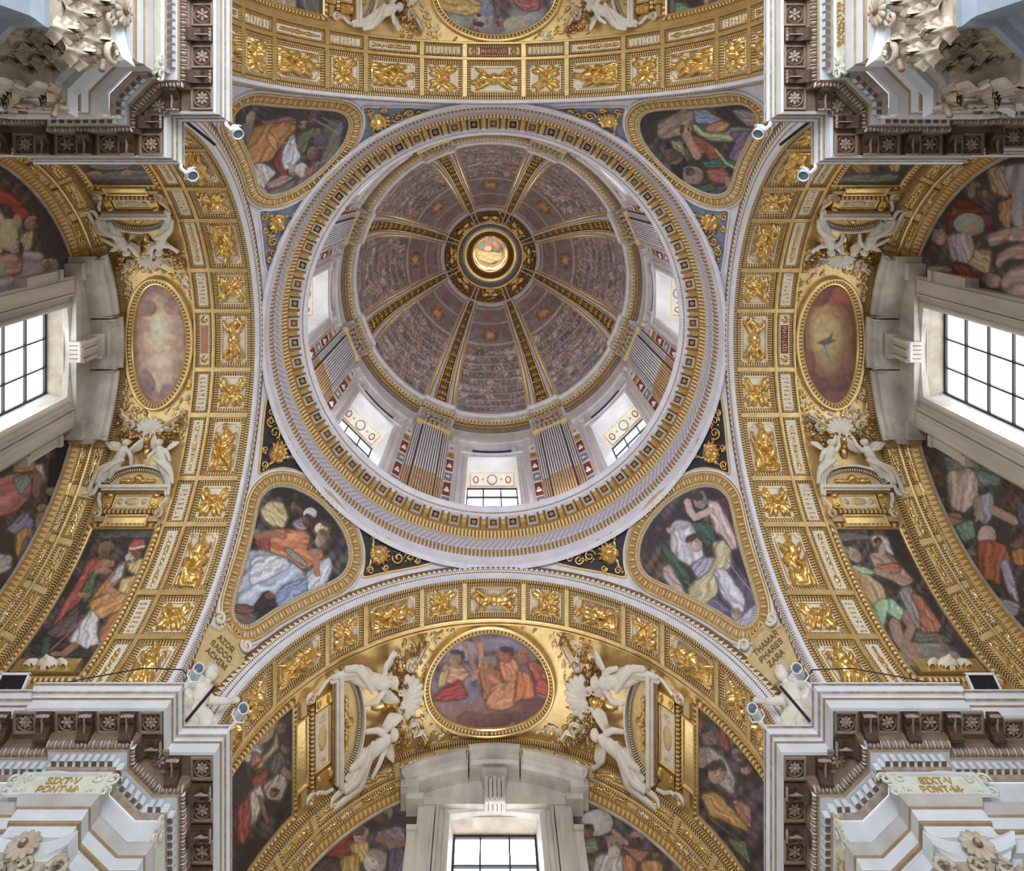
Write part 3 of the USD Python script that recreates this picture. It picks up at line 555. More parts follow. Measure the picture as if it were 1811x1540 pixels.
def coffer(parent, side, a0, phi, hp, hq, motif, rg, seed):
    arm = Arm(side, a0, math.radians(phi), -1 if phi > 0 else 1); big = hp > .25; mw = .085 if big else .05
    c = obj('coffer_panel', patch(arm, -hp + mw, hp - mw, -hq + mw, hq - mw, .008), 'cream', parent)
    R = dens(rect(-hp, hp, -hq, hq), .12); V = asweep(arm, R, [(0, 0), (.005, .045), (mw * .35, .05), (mw * .45, .03), (mw * .85, .025), (mw, .008)])
    obj('coffer_moulding', V[:2], 'egg_small', c, uv=V[2])
    if big:
        a, b, n = hp - .125, hq - .125, .075
        P = [(-a + n, -b), (a - n, -b), (a - n, -b + n * .6), (a, -b + n), (a, b - n), (a - n, b - n * .6), (a - n, b), (-a + n, b), (-a + n, b - n * .6), (-a, b - n), (-a, -b + n), (-a + n, -b + n * .6)]
        V = asweep(arm, P, [(-.011, .006), (-.007, .022), (.007, .022), (.011, .006)]); obj('gilt_fillet', V[:2], 'gold', c)
        for s in (-1, 1):
            for t in (-1, 1): obj('corner_rosette', arm.mesh(ell((s * (a + .012), t * (b + .012), .01), (.028, .028, .025), None, 0)), 'gold', c)
    if motif == 'tablet':
        obj('tablet', slab(arm, -.075, .075, -.3, .3, .0, .022), 'red_brown' if side in 'RT' else 'pale_red', c)
        for s in (-1, 1): obj('roundel', relief(arm, [(0, s * .42, .08, .08, 0, .05), (0, s * .42, .03, .03, 0, .08)], -.1, .1, s * .42 - .1, s * .42 + .1, 10, 10, .02), 'gold_relief', c, smooth=True)
        if side in 'RT':
            t = meshkit.text_mesh('SIXTVS·V·PM' if side == 'T' else 'SIXT·V·PM', .085, .006); v = np.asarray(t.vertices); v[:, 0] -= v[:, 0].mean(); sc = .54 / np.ptp(v[:, 0])
            obj('lettering', arm.mesh((np.stack([-(v[:, 1] - .042), -v[:, 0] * sc, v[:, 2] + .022], -1), np.asarray(t.faces))), 'gold_pale', c)
        return
    w = hp - mw * .6
    S = {'cherub': cherub, 'figure': figure, 'emblem': emblem, 'candelabrum': candelabrum}.get(motif, lambda r: arabesque(r, hq - .1))(rg)
    sp, sq = ((hp - .09) / .27, (hq - .1) / .42) if motif in ('figure', 'emblem') else ((hp - .1) / .24, (hq - .1) / .31) if motif == 'cherub' else (.8, (hq - .1) / .5) if motif == 'candelabrum' else (.8, 1)
    S = [(x * sp, y * sq, a * sp * .93, b * sq * .95, e, h * (1.25 if big else 1)) for x, y, a, b, e, h in S]
    n = (34, 48) if big else (13, 48)
    obj({'cherub': 'cherub_relief', 'figure': 'figure_relief', 'emblem': 'emblem_relief'}.get(motif, motif + '_relief'), relief(arm, S, -w, w, -hq + .02, hq - .02, *n, rough=.022), 'gold_relief', c, smooth=True)
for si, (side, A) in enumerate(ARMS.items()):
    v = VAULT[side]; b0, b1 = A['b']
    for i in range(len(SEPS)): 
        ph = SEPS[i]
        if abs(ph) < 89: 
            arm = Arm(side, 0, math.radians(ph)); obj('cross_ridge', slab(arm, 5.15, b1 if side != 'B' else 5.98, -.045, .045, 0, .06, 3), 'gold', v)
    for i in range(len(SEPS) - 1):
        lo, hi = SEPS[i], SEPS[i + 1]; mid = (lo + hi) / 2; hq = math.radians(hi - lo) * RA / 2 - .05; k = abs(i - 6)
        motif = 'emblem' if k == 0 else 'cherub' if k % 2 else 'figure'; rg = np.random.default_rng(si * 40 + i)
        coffer(v, side, 5.535, mid, .365, hq, motif, rg, i)
        if side != 'B': coffer(v, side, (b0 + b1) / 2, mid, (b1 - b0) / 2 - .02, hq, {'emblem': 'tablet', 'figure': 'candelabrum', 'cherub': 'arabesque'}[motif], rg, i)
    # small coffers on the sloping rib near the end wall
    f1, D, rz = A['f1'], A['D'], A['rz']; d = np.array([D - f1, rz - RA]); L = np.hypot(*d); e = d / L; nr = np.array([-abs(e[1]), -abs(e[0])])
    def smap(pqh, ph, sg):                     # p across the slope, q along the arc, h off the slope
        pqh = np.asarray(pqh, float); pt = np.array([f1, RA]) + pqh[..., :1] * e + pqh[..., 2:] * nr
        return amap(side, pt[..., 0], ph - sg * pqh[..., 1] / 4.2, pt[..., 1])
    for ph in [x for q in (8, 22, 34, 47, 59, 71, 83) for x in (q, -q)]:
        for col, (p0, p1) in enumerate(((L * .16, L * .5), (L * .6, L * .84))):
            hq = .38 if col == 0 else .36; sg = 1 if ph > 0 else -1; f = lambda m: (smap(m[0], math.radians(ph), sg), m[1])
            pc, hp = (p0 + p1) / 2, (p1 - p0) / 2; R = dens(rect(pc - hp, pc + hp, -hq, hq), .2)
            V, fc, uv = sweep3(np.c_[R, np.zeros(len(R))], (0, 0, 1), [(0, 0), (.0, .035), (.03, .04), (.045, .012)], True)
            cp = obj('splay_coffer', f((V, fc)), 'egg_small', v, uv=uv)
            q_, p_ = np.meshgrid(np.linspace(-hq, hq, 4), [pc - hp + .03, pc + hp - .03], indexing='ij'); obj('coffer_ground', f((np.stack([p_, q_, 0 * p_ + .008], -1).reshape(-1, 3), grid_faces(4, 2))), 'cream' if (int(abs(ph)) + col) % 3 == 0 else 'gold_pale', cp)
            rg = np.random.default_rng(int(abs(ph)) * 7 + col + si); S = [(pc + r0 * .3, q, hp * .38, .05, rg.uniform(0, 3), .05) for q, r0 in zip(np.arange(-hq + .07, hq - .03, .07), rg.uniform(-.1, .1, 20))]
            V, fc = heightfield(S, pc - hp, pc + hp, -hq, hq, 10, 30, rough=.04); obj('leaf_relief', f((V, fc)), 'gold_relief', cp, smooth=True)

# ---------------- sculpture helpers ----------------
def hullbody(chains, edge=.025, smooth=10):
    """One continuous skin from chains of (x, y, z, radius)."""
    parts = []
    for ch in chains:
        for a, b in zip(ch[:-1], ch[1:]):
            pts = np.vstack([np.asarray(ICO[1][0]) * q[3] + np.array(q[:3]) for q in (a, b)]); parts.append(m3.Manifold.hull_points(pts))
    M = m3.Manifold.batch_boolean(parts, m3.OpType.Add).refine_to_length(edge); me = M.to_mesh(); t = trimesh.Trimesh(me.vert_properties[:, :3], me.tri_verts, process=True)
    if smooth: trimesh.smoothing.filter_taubin(t, iterations=smooth)
    return np.asarray(t.vertices), np.asarray(t.faces)
def angel_body(v, leg=1.0):
    """A winged figure sitting sideways on the slope of a pediment, its legs hanging down the outer end (to -x). v varies the arms."""
    head = [(-.13, .47, .27, .068), (-.125, .5, .26, .07)]
    ch = [head, [(-.14, .43, .25, .045), (-.15, .37, .23, .05)], [(-.16, .35, .22, .085), (-.2, .22, .2, .1), (-.26, .1, .17, .085), (-.32, .0, .15, .11)], [(-.25, .33, .2, .055), (-.09, .31, .21, .055)],
          [(-.3, .02, .18, .095), (-.55, -.1, .2, .075), (-.58, -.12, .19, .068), (-.66, -.42, .13, .045), (-.69, -.58, .1, .035), (-.74, -.62, .13, .03)],
          [(-.34, -.02, .12, .095), (-.48, -.2, .13, .075), (-.5, -.24, .12, .065), (-.56, -.5, .08, .042), (-.58, -.6, .08, .033), (-.63, -.63, .1, .028)],
          [(-.3, -.02, .1, .12), (-.45, -.14, .1, .1), (-.52, -.3, .08, .07)]]
    ch += [[(-.27, .33, .21, .05), (-.42, .36, .2, .042), (-.57, .5, .17, .03), (-.6, .55, .16, .032)] if v % 2 == 0 else [(-.27, .33, .21, .05), (-.4, .22, .24, .042), (-.5, .12, .24, .032), (-.53, .09, .24, .032)],
           [(-.07, .31, .21, .05), (.02, .18, .23, .042), (.03, .06, .18, .032), (.03, .02, .16, .034)] if v % 3 else [(-.07, .31, .21, .05), (.02, .43, .22, .042), (.05, .58, .2, .032), (.06, .63, .19, .032)]]
    ch = [[(x if x > -.33 or c_ is ch[-2] and False else -.33 + (x + .33) * leg, y, z, r) for x, y, z, r in c_] for c_ in ch]
    return hullbody(ch, .03, 6)
BODY = {(v, l): angel_body(v, .45 if l else 1.0) for v in range(6) for l in (0, 1)}
def face_bits(sx): return cat(ell((-.13, .465, .345), (.012, .016, .016), None, 0), ell((-.155, .48, .332), (.01, .007, .006), None, 0), ell((-.105, .48, .332), (.01, .007, .006), None, 0), ell((-.13, .435, .335), (.02, .007, .008), None, 0))
def wing(x0, y0, an, L, r):
    c, s = math.cos(an), math.sin(an); M = []
    for i in range(7):
        t = i / 6; a2 = an + .5 * (t - .5); ln = L * (.65 + .35 * t); M.append(ell((x0 + math.cos(a2) * ln * .5, y0 + math.sin(a2) * ln * .5, .1 + .012 * i), (ln * .5, .045, .02), np.array([[math.cos(a2), -math.sin(a2), 0], [math.sin(a2), math.cos(a2), 0], [0, 0, 1]]), 1))
    return cat(*M)
def spiral(c, r0, turns, n=26, r1=.02, a0=0.0, sg=1):
    g = np.linspace(0, 1, n); a = a0 + sg * g * turns * 2 * np.pi; r = r0 + (r1 - r0) * g; return np.c_[c[0] + r * np.cos(a), c[1] + r * np.sin(a)]
POS = {('L', 1): 'left vault, lower half', ('L', -1): 'left vault, upper half', ('R', 1): 'right vault, lower half', ('R', -1): 'right vault, upper half', ('B', -1): 'bottom vault, left half', ('B', 1): 'bottom vault, right half', ('T', -1): 'top vault, left half', ('T', 1): 'top vault, right half'}
for ai, (side, A) in enumerate(ARMS.items()):
    f0, f1 = A['f0'], A['f1']; ac = (f0 + f1) / 2; SP = (f1 - f0) / 1.5; FB, S = (45.3, 1.37) if side == 'B' else (39.4, 1.0)
    if side != 'B': SP = min(SP, 1.25)
    A.update(ac=ac, sp=SP)
    # oval fresco frame
    oa, oq = (f1 - f0) / 2 - .01, 1.44; arm0 = Arm(side, ac, math.radians(-1.4 if side == 'B' else .6)); A['oarm'], A['oa'], A['oq'] = arm0, oa, oq
    g = np.linspace(0, 2 * np.pi, 97)[:-1]; P = np.c_[oa * np.cos(g), oq * np.sin(g)]
    SUBJ = {'L': 'pale sunlit clouds', 'R': 'grey dove in a golden glow', 'B': 'angels playing music on a cloud', 'T': 'robed figures among clouds'}[side]
    ov = thing('oval_fresco', f'gold-framed oval fresco of {SUBJ}, {A["word"]} vault crown', 'fresco'); A['oval'] = ov
    for nm, m, pr in (('gilt_outer_moulding', 'gold', [(0, 0), (.0, .09), (.02, .11), (.05, .11), (.07, .09)]), ('egg_moulding', 'egg_gold', [(.07, .09), (.1, .1), (.14, .07)]), ('gilt_inner_moulding', 'gold_plaque', [(.14, .07), (.16, .075), (.18, .05), (.19, .0)])):
        V = asweep(arm0, P, pr); obj(nm, V[:2], m, ov, uv=V[2])
    for sg in (-1, 1):
        where = POS[side, sg]; arm = Arm(side, ac, sg * math.radians(FB), -sg); u = lambda m: arm.mesh(m)
        sc = lambda pts: np.asarray(pts, float) * np.array([SP, S])
        ae = thing('aedicule', f'gilded tabernacle frame with curved pediment and scrolls, {where}', 'tabernacle frame')
        hw = .64
        arcp = np.array([(hw * math.cos(t) / 1.0, .05 + .36 * math.sin(t)) for t in np.radians(np.linspace(172, 8, 25))])
        ARC = sc(arcp); AR = ARC if HAND[side] * arm.flip > 0 else ARC[::-1]
        def sw(path, prof, mat, nm, closed=False, parent=ae, step=.12):
            path = dens(path, step, closed); fl = HAND[side] * arm.flip
            path = path if fl > 0 else path[::-1]
            V, fc, uv = arm.sweep(path, prof, closed); return obj(nm, (V, fc), mat, parent, uv=uv)
        full = dens(sc(rect(-hw, hw, -.05, .06)), .1)
        tym = [(x, y) for x, y in sc([(x * .95, .05 + (y - .05) * .95) for x, y in arcp])]
        c0 = np.array([[0, .06 * S]]); T = np.vstack([c0, tym]); TV = arm(np.c_[T, np.full(len(T), .07)]); obj('tympanum', (TV, np.array([[0, i, i + 1] for i in range(1, len(T) - 1)])), 'gold_pale', ae)
        # raking and level cornices: white lip, dark gilt egg band beneath
        sw(ARC, [(.0, .0), (.0, .2), (.035, .2), (.05, .17), (.05, .0)][::1], 'stucco', 'curved_cornice')
        sw(sc([(x * .9, .05 + (y - .05) * .87) for x, y in arcp]), [(-.03, .07), (-.025, .14), (.02, .14), (.03, .07)], 'bead_line', 'gilt_egg_band')
        tr = np.random.default_rng(3); Sx = [(x, .15 * S, .07, .05 * S, .4 * k_, .06) for k_, x in enumerate(np.linspace(-.3, .3, 7) * SP)] + [(0, .2 * S, .09, .08 * S, 0, .08)]
        obj('tympanum_relief', relief(arm, Sx, -.45 * SP, .45 * SP, .06 * S, .32 * S, 30, 14, .03, .07), 'gold_relief', ae, smooth=True)
        obj('level_cornice', cat(slab(arm, -.68 * SP, .68 * SP, -.01 * S, .05 * S, 0, .22), slab(arm, -.64 * SP, .64 * SP, -.05 * S, -.01 * S, 0, .17)), 'stucco', ae)
        obj('dentil_band', slab(arm, -.6 * SP, .6 * SP, -.1 * S, -.05 * S, 0, .12), 'bronze', ae)
        fz = obj('frieze_panel', slab(arm, -.34 * SP, .34 * SP, -.36 * S, -.11 * S, 0, .05), 'cream', ae)
        sw(sc(rect(-.34, .34, -.36, -.11)), [(-.02, .03), (-.02, .075), (.015, .07), (.03, .05)], 'gold', 'panel_moulding', True, fz)
        obj('panel_roundel', relief(arm, [(0, -.235 * S, .15 * SP, .075 * S, 0, .03), (-.24 * SP, -.235 * S, .05, .07 * S, .5, .05), (.24 * SP, -.235 * S, .05, .07 * S, -.5, .05)], -.33 * SP, .33 * SP, -.35 * S, -.12 * S, 26, 12, .01, .05), 'gold_pale', fz, smooth=True)
        for s in (-1, 1):
            br = obj('gilt_bracket', cat(slab(arm, (s * .45 - .07) * SP, (s * .45 + .07) * SP, -.37 * S, -.1 * S, 0, .1), u(ell((s * .45 * SP, -.14 * S, .1), (.07 * SP, .05 * S, .06))), u(ell((s * .45 * SP, -.32 * S, .09), (.06 * SP, .04 * S, .05)))), 'gold_relief', ae)
            sp = np.vstack([spiral((s * .6 * SP, -.46 * S), .085 * S, 1.25, 20, .02, math.pi / 2, s)[::-1], [(s * .58 * SP, -.33 * S), (s * .66 * SP, -.2 * S), (s * .68 * SP, -.08 * S)]])
            obj('scroll', u(tube(np.c_[sp, np.full(len(sp), .09)], .035, 6)), 'stucco', ae)
            sp2 = np.vstack([spiral((s * .6 * SP, -.46 * S), .085 * S, 1.25, 20, .02, math.pi / 2, s)[::-1]]); obj('scroll_gilding', u(tube(np.c_[sp2, np.full(len(sp2), .13)], .012, 4)), 'gold', ae)
        sw(sc([(-.5, -.42), (.5, -.42)]), [(-.05, .0), (-.05, .1), (.0, .13), (.05, .07), (.05, 0)], 'egg_gold', 'egg_moulding')
        pl = obj('gilt_plaque', slab(arm, -.4 * SP, .4 * SP, -.7 * S, -.5 * S, 0, .05), 'gold_plaque', ae)
        sw(sc(rect(-.4, .4, -.7, -.5)), [(-.015, .04), (-.015, .085), (.02, .08), (.035, .05)], 'gold', 'plaque_moulding', True, pl)
        for s in (-1, 1): obj('side_moulding', slab(arm, (s * .52 - .09) * SP, (s * .52 + .09) * SP, -.62 * S, -.52 * S, 0, .08), 'egg_gold', ae)
        # the framed narrow fresco below it
        q1 = -.74 * S; q0 = -math.radians(86 - FB) * RA; hp = .6 * SP if side != 'B' else 1.0; A.setdefault('panel', {})[sg] = (arm, hp, q0, q1)
        subj = {('L', 1): 'two bearded men in red and orange robes', ('L', -1): 'figures mostly hidden behind the cornice', ('R', 1): 'helmeted warrior and turbaned elder', ('R', -1): 'a seated figure mostly hidden behind the cornice',
                ('B', -1): 'crowded robed figures on dark ground', ('B', 1): 'many worshippers in yellow and green', ('T', -1): 'a man with a staff in ochre', ('T', 1): 'figures in green and orange drapery'}[side, sg]
        fr = thing('framed_fresco', f'tall fresco of {subj}, {where}', 'fresco'); A.setdefault('pfr', {})[sg] = fr
        for nm, m, pr in (('egg_moulding', 'egg_gold', [(-.1, 0), (-.1, .05), (-.06, .07), (-.03, .04)]), ('gilt_moulding', 'gold', [(-.03, .04), (-.015, .055), (.01, .04), (.015, .0)])): sw(rect(-hp, hp, q0, q1), pr, m, nm, True, fr, .15)
        if not (side in 'LR' and sg > 0): continue_ = True
        else: continue_ = False
        gb = None if continue_ else thing('gilt_base_ornament', f'gold shell and scroll ornament under the tall fresco, {where}', 'ornament'); qb = -math.radians(83.5 - FB) * RA
        if gb is not None:
            obj('ground', slab(arm, -.5 * SP, .5 * SP, qb - .14, qb + .12, 0, .09), 'gold_plaque', gb); obj('relief', relief(arm, [(0, qb, .16, .1, 0, .12), (-.25, qb, .12, .06, .4, .1), (.25, qb, .12, .06, -.4, .1), (0, qb, .07, .05, 0, .18)], -.5, .5, qb - .13, qb + .12, 34, 12, .03, .09), 'cream', gb, smooth=True)
        ARM0 = arm
        # two angels on the pediment, the scallop shell, the lion mask and two garlands
        UO = arm.phi0; arm = Arm(side, ac, UO - sg * .37 * S / RA, -sg); u = lambda m: arm.mesh(m)
        ua = lambda m: ARM0.mesh(m)
        for s in (-1, 1):
            v = (ai * 2 + (sg > 0) + (s > 0) * 3) % 6; V, fc = BODY[v, int(s < 0)]; k = np.array([s * -1.0 * SP, S * .9, 1.0]); mir = lambda m: ua((np.asarray(m[0]) * k + np.array([s * .2 * SP, .43 * S, .05]), m[1]))
            end = 'dome side' if s < 0 else 'window side'
            an = thing('angel_statue', f'white winged angel on the pediment, {end}, {where}', 'statue')
            bd = obj('body', mir((V, fc)), 'stucco', an, smooth=True); obj('face', mir(face_bits(1)), 'stucco', bd)
            obj('hair', mir(cat(ell((-.13, .52, .25), (.075, .06, .07)), ell((-.13, .5, .22), (.08, .075, .06)))), 'stucco', bd)
            obj('wing', mir(wing(-.1, .3, 1.0 if v % 2 else .6, .42, 0)), 'stucco', an, smooth=True, kind='stuff'); obj('wing', mir(wing(-.24, .3, 2.2, .36, 0)), 'stucco', an, smooth=True, kind='stuff')
            obj('drapery', mir(hullbody([[(-.14, .1, .22, .05), (-.34, -.04, .24, .06), (-.5, -.2, .22, .05), (-.54, -.38, .17, .04)], [(-.2, .06, .18, .06), (-.3, -.1, .16, .07), (-.36, -.24, .1, .05)]], .05, 2)), 'stucco', an, smooth=True)
            ga = thing('fruit_garland', f'brown and gold fruit garland, {end} of the shell, {where}', 'garland'); rg = np.random.default_rng(ai * 10 + s + sg + 5); gl, gd = [], []
            for i in range(56):
                t = rg.uniform(0, 1); x = s * (.16 + .5 * t) * SP; y = (.72 - .16 * math.sin(math.pi * min(1, t * 1.15)) + .34 * max(0, t - .72) / .28) * S; rr = .05 + .045 * math.sin(math.pi * t)
                (gd if rg.random() < .4 else gl).append(ell((x + rg.normal(0, rr * .6), y + rg.normal(0, rr * .6) * S, .1 + abs(rg.normal(0, .05))), (rg.uniform(.028, .05),) * 3, None, 1))
            obj('fruit', u(cat(*gl)), 'bronze', ga, smooth=True, kind='stuff'); obj('gilt_fruit', u(cat(*gd)), 'gold_relief', ga, smooth=True, kind='stuff')
            cv = np.vstack([spiral((s * .42 * SP, .86 * S), .1 * S, 1.1, 18, .025, 0, s)[::-1], [(s * .5 * SP, 1.0 * S), (s * .62 * SP, 1.08 * S)]])
            vo = thing('volute_bracket', f'white and gold scroll volute, {end} of the shell, {where}', 'scroll'); obj('scroll', u(tube(np.c_[cv, np.full(len(cv), .12)], np.linspace(.03, .06, len(cv)), 6)), 'stucco', vo, smooth=True); obj('gilding', u(tube(np.c_[cv, np.full(len(cv), .18)], .014, 4)), 'gold', vo)
            hw_ = (f1 - f0) / 2 - .03; qm = (FB - 1.5) / 13.08 - .37 * S; rg = np.random.default_rng(77 + ai * 4 + s + 2 * sg); Ls = [[], []]
            for i in range(170):
                x, y = s * rg.uniform(.02, hw_), rg.uniform(.62 * S, qm); ph_ = (FB / 13.08 - .37 * S - y) * 1.0
                if (x / (oa + .03)) ** 2 + (ph_ / (oq + .03)) ** 2 < 1.06 or (abs(x) < .3 * SP and y < 1.0 * S): continue
                Ls[i % 2].append((x, y, rg.uniform(.045, .085), rg.uniform(.024, .04), rg.uniform(0, 3.1), rg.uniform(.03, .06)))
            for nm_, mt, L_ in (('stucco_arabesque', 'cream', Ls[0]), ('gilt_arabesque', 'gold_relief', Ls[1])): obj(nm_, relief(arm, L_, min(0, s * hw_), max(0, s * hw_), .6 * S, qm, 60, 84, .0, .0), mt, vo, smooth=True, kind='stuff')
        sh = thing('scallop_shell', f'white and gold scallop shell against the oval frame, {where}', 'shell'); M, Gd = [], []
        for i in range(9):
            a = math.radians(20 + i * 17.5); ln = .36 * (1 - .12 * abs(i - 4) / 4); d = np.array([math.cos(a), math.sin(a), 0]); M.append(ell(np.array([0, .68, .1]) * np.array([1, S, 1]) + d * np.array([SP, S, 1]) * ln * .55, (ln * .52 * S, .062 * SP, .07), np.array([[d[0], -d[1], 0], [d[1], d[0], 0], [0, 0, 1]]), 1))
            a += math.radians(8.7); d = np.array([math.cos(a), math.sin(a), 0]); Gd.append(ell(np.array([0, .68, .09]) * np.array([1, S, 1]) + d * np.array([SP, S, 1]) * ln * .5, (ln * .45 * S, .014, .05), np.array([[d[0], -d[1], 0], [d[1], d[0], 0], [0, 0, 1]]), 0))
        obj('ribs', u(cat(*M)), 'stucco', sh, smooth=True); obj('gilt_grooves', u(cat(*Gd)), 'gold', sh)
        for s in (-1, 1): sp = spiral((s * .1 * SP, .66 * S), .07, 1.2, 16, .015, math.pi / 2, -s); obj('curl', u(tube(np.c_[sp, np.full(len(sp), .16)], .022, 5)), 'stucco', sh)
        mk = thing('lion_mask', f'gilded lion mask cartouche between the two angels, {where}', 'mask')
        obj('face', relief(arm, [(0, .56 * S, .1, .12 * S, 0, .2), (0, .53 * S, .05, .05, 0, .26), (-.09, .6 * S, .04, .05, .4, .2), (.09, .6 * S, .04, .05, -.4, .2), (0, .44 * S, .08, .06, 0, .15)], -.2, .2, .36 * S, .72 * S, 24, 24, .06, .02), 'gold_relief', mk, smooth=True)
        obj('gold_cartouche', relief(arm, [(0, .36 * S, .08 * SP, .14 * S, 0, .08), (0, .48 * S, .16 * SP, .12 * S, 0, .07)], -.3 * SP, .3 * SP, .2 * S, .62 * S, 24, 20, .0, .01), 'gold_plaque', mk, smooth=True)
# ---------------- pendentive frescoes, spandrels ----------------
def sph(P, h=0.0):
    P = np.asarray(P, float); c = np.array([0, 0, ZS]); d = P - c; return c + unit(d) * (RP - h)
def unproj_sph(uv):
    uv = np.asarray(uv, float); d = np.stack([(uv[..., 0] - U0) / F, (uv[..., 1] - V0) / F, np.ones(uv.shape[:-1])], -1); o = np.array([CX, CY, -ZS])
    A = (d * d).sum(-1); B = 2 * (d * o).sum(-1); C = (o * o).sum() - RP ** 2; t = (-B + np.sqrt(B * B - 4 * A * C)) / (2 * A); return np.array([CX, CY, 0]) + d * t[..., None]
def sn(P): return unit(np.array([0, 0, ZS]) - np.asarray(P, float))
k_ = .25974
OUT = [(320 + a * k_, o + b * k_) for a, b, o in [(440, 800, 900), (405, 790, 900), (375, 765, 900), (357, 720, 900), (360, 660, 900), (385, 560, 900), (420, 440, 900), (460, 300, 900), (490, 180, 900), (520, 1180, 600), (533, 1110, 600), (560, 1060, 600), (610, 1015, 600), (680, 1002, 600), (760, 1015, 600), (860, 1060, 600), (960, 1130, 600), (1050, 1230, 600), (1110, 1325, 600), (1138, 1420, 600), (1143, 1500, 600), (1125, 400, 900), (1095, 448, 900), (1030, 488, 900), (900, 545, 900), (760, 612, 900), (620, 690, 900), (540, 745, 900), (480, 785, 900)]]
def resample(P, n, closed=True):
    P = np.asarray(P, float); Q = np.vstack([P, P[:1]]) if closed else P; L = np.r_[0, np.cumsum(np.linalg.norm(np.diff(Q, axis=0), axis=1))]; t = np.linspace(0, L[-1], n + (1 if closed else 0))[:n]
    return np.stack([np.interp(t, L, Q[:, k]) for k in range(Q.shape[1])], -1)
def smoothc(P, k=2):
    for _ in range(k): P = (np.roll(P, 1, 0) + 2 * P + np.roll(P, -1, 0)) / 4
    return P
OUTL = smoothc(resample(OUT, 140), 4)
SP1 = [(320 + a * k_, 600 + b * k_) for a, b in [(588, 395), (572, 500), (562, 600), (550, 760), (533, 915), (600, 882), (690, 866), (770, 878), (838, 912), (780, 822), (705, 695), (645, 575), (608, 465)]]
QUAD = {'bottom left': (-1, 1), 'bottom right': (1, 1), 'top left': (-1, -1), 'top right': (1, -1)}
def canon(P): P = np.array(P, float); P[:, 0] = np.abs(P[:, 0]); P[:, 1] = np.abs(P[:, 1]); return P
C_OUT = canon(unproj_sph(OUTL)); C_SP = canon(unproj_sph(smoothc(resample(SP1, 60), 1)))
PSUBJ = {'bottom left': 'turbaned man in orange with three companions', 'bottom right': 'veiled woman in white with naked children', 'top left': 'old man in blue with a book and ochre cloak', 'top right': 'figures in green and violet bearing a plank'}
PEND = {}
def loops(P, prof): return sweep3(P, sn(P), prof, True)
def orient(P):                                # counter-clockwise seen from inside, so that positive offsets lie inside
    c = P.mean(0); n = sn(c); s = sum(np.cross(a - c, b - c) @ n for a, b in zip(P, np.roll(P, -1, 0))); return P if s > 0 else P[::-1]
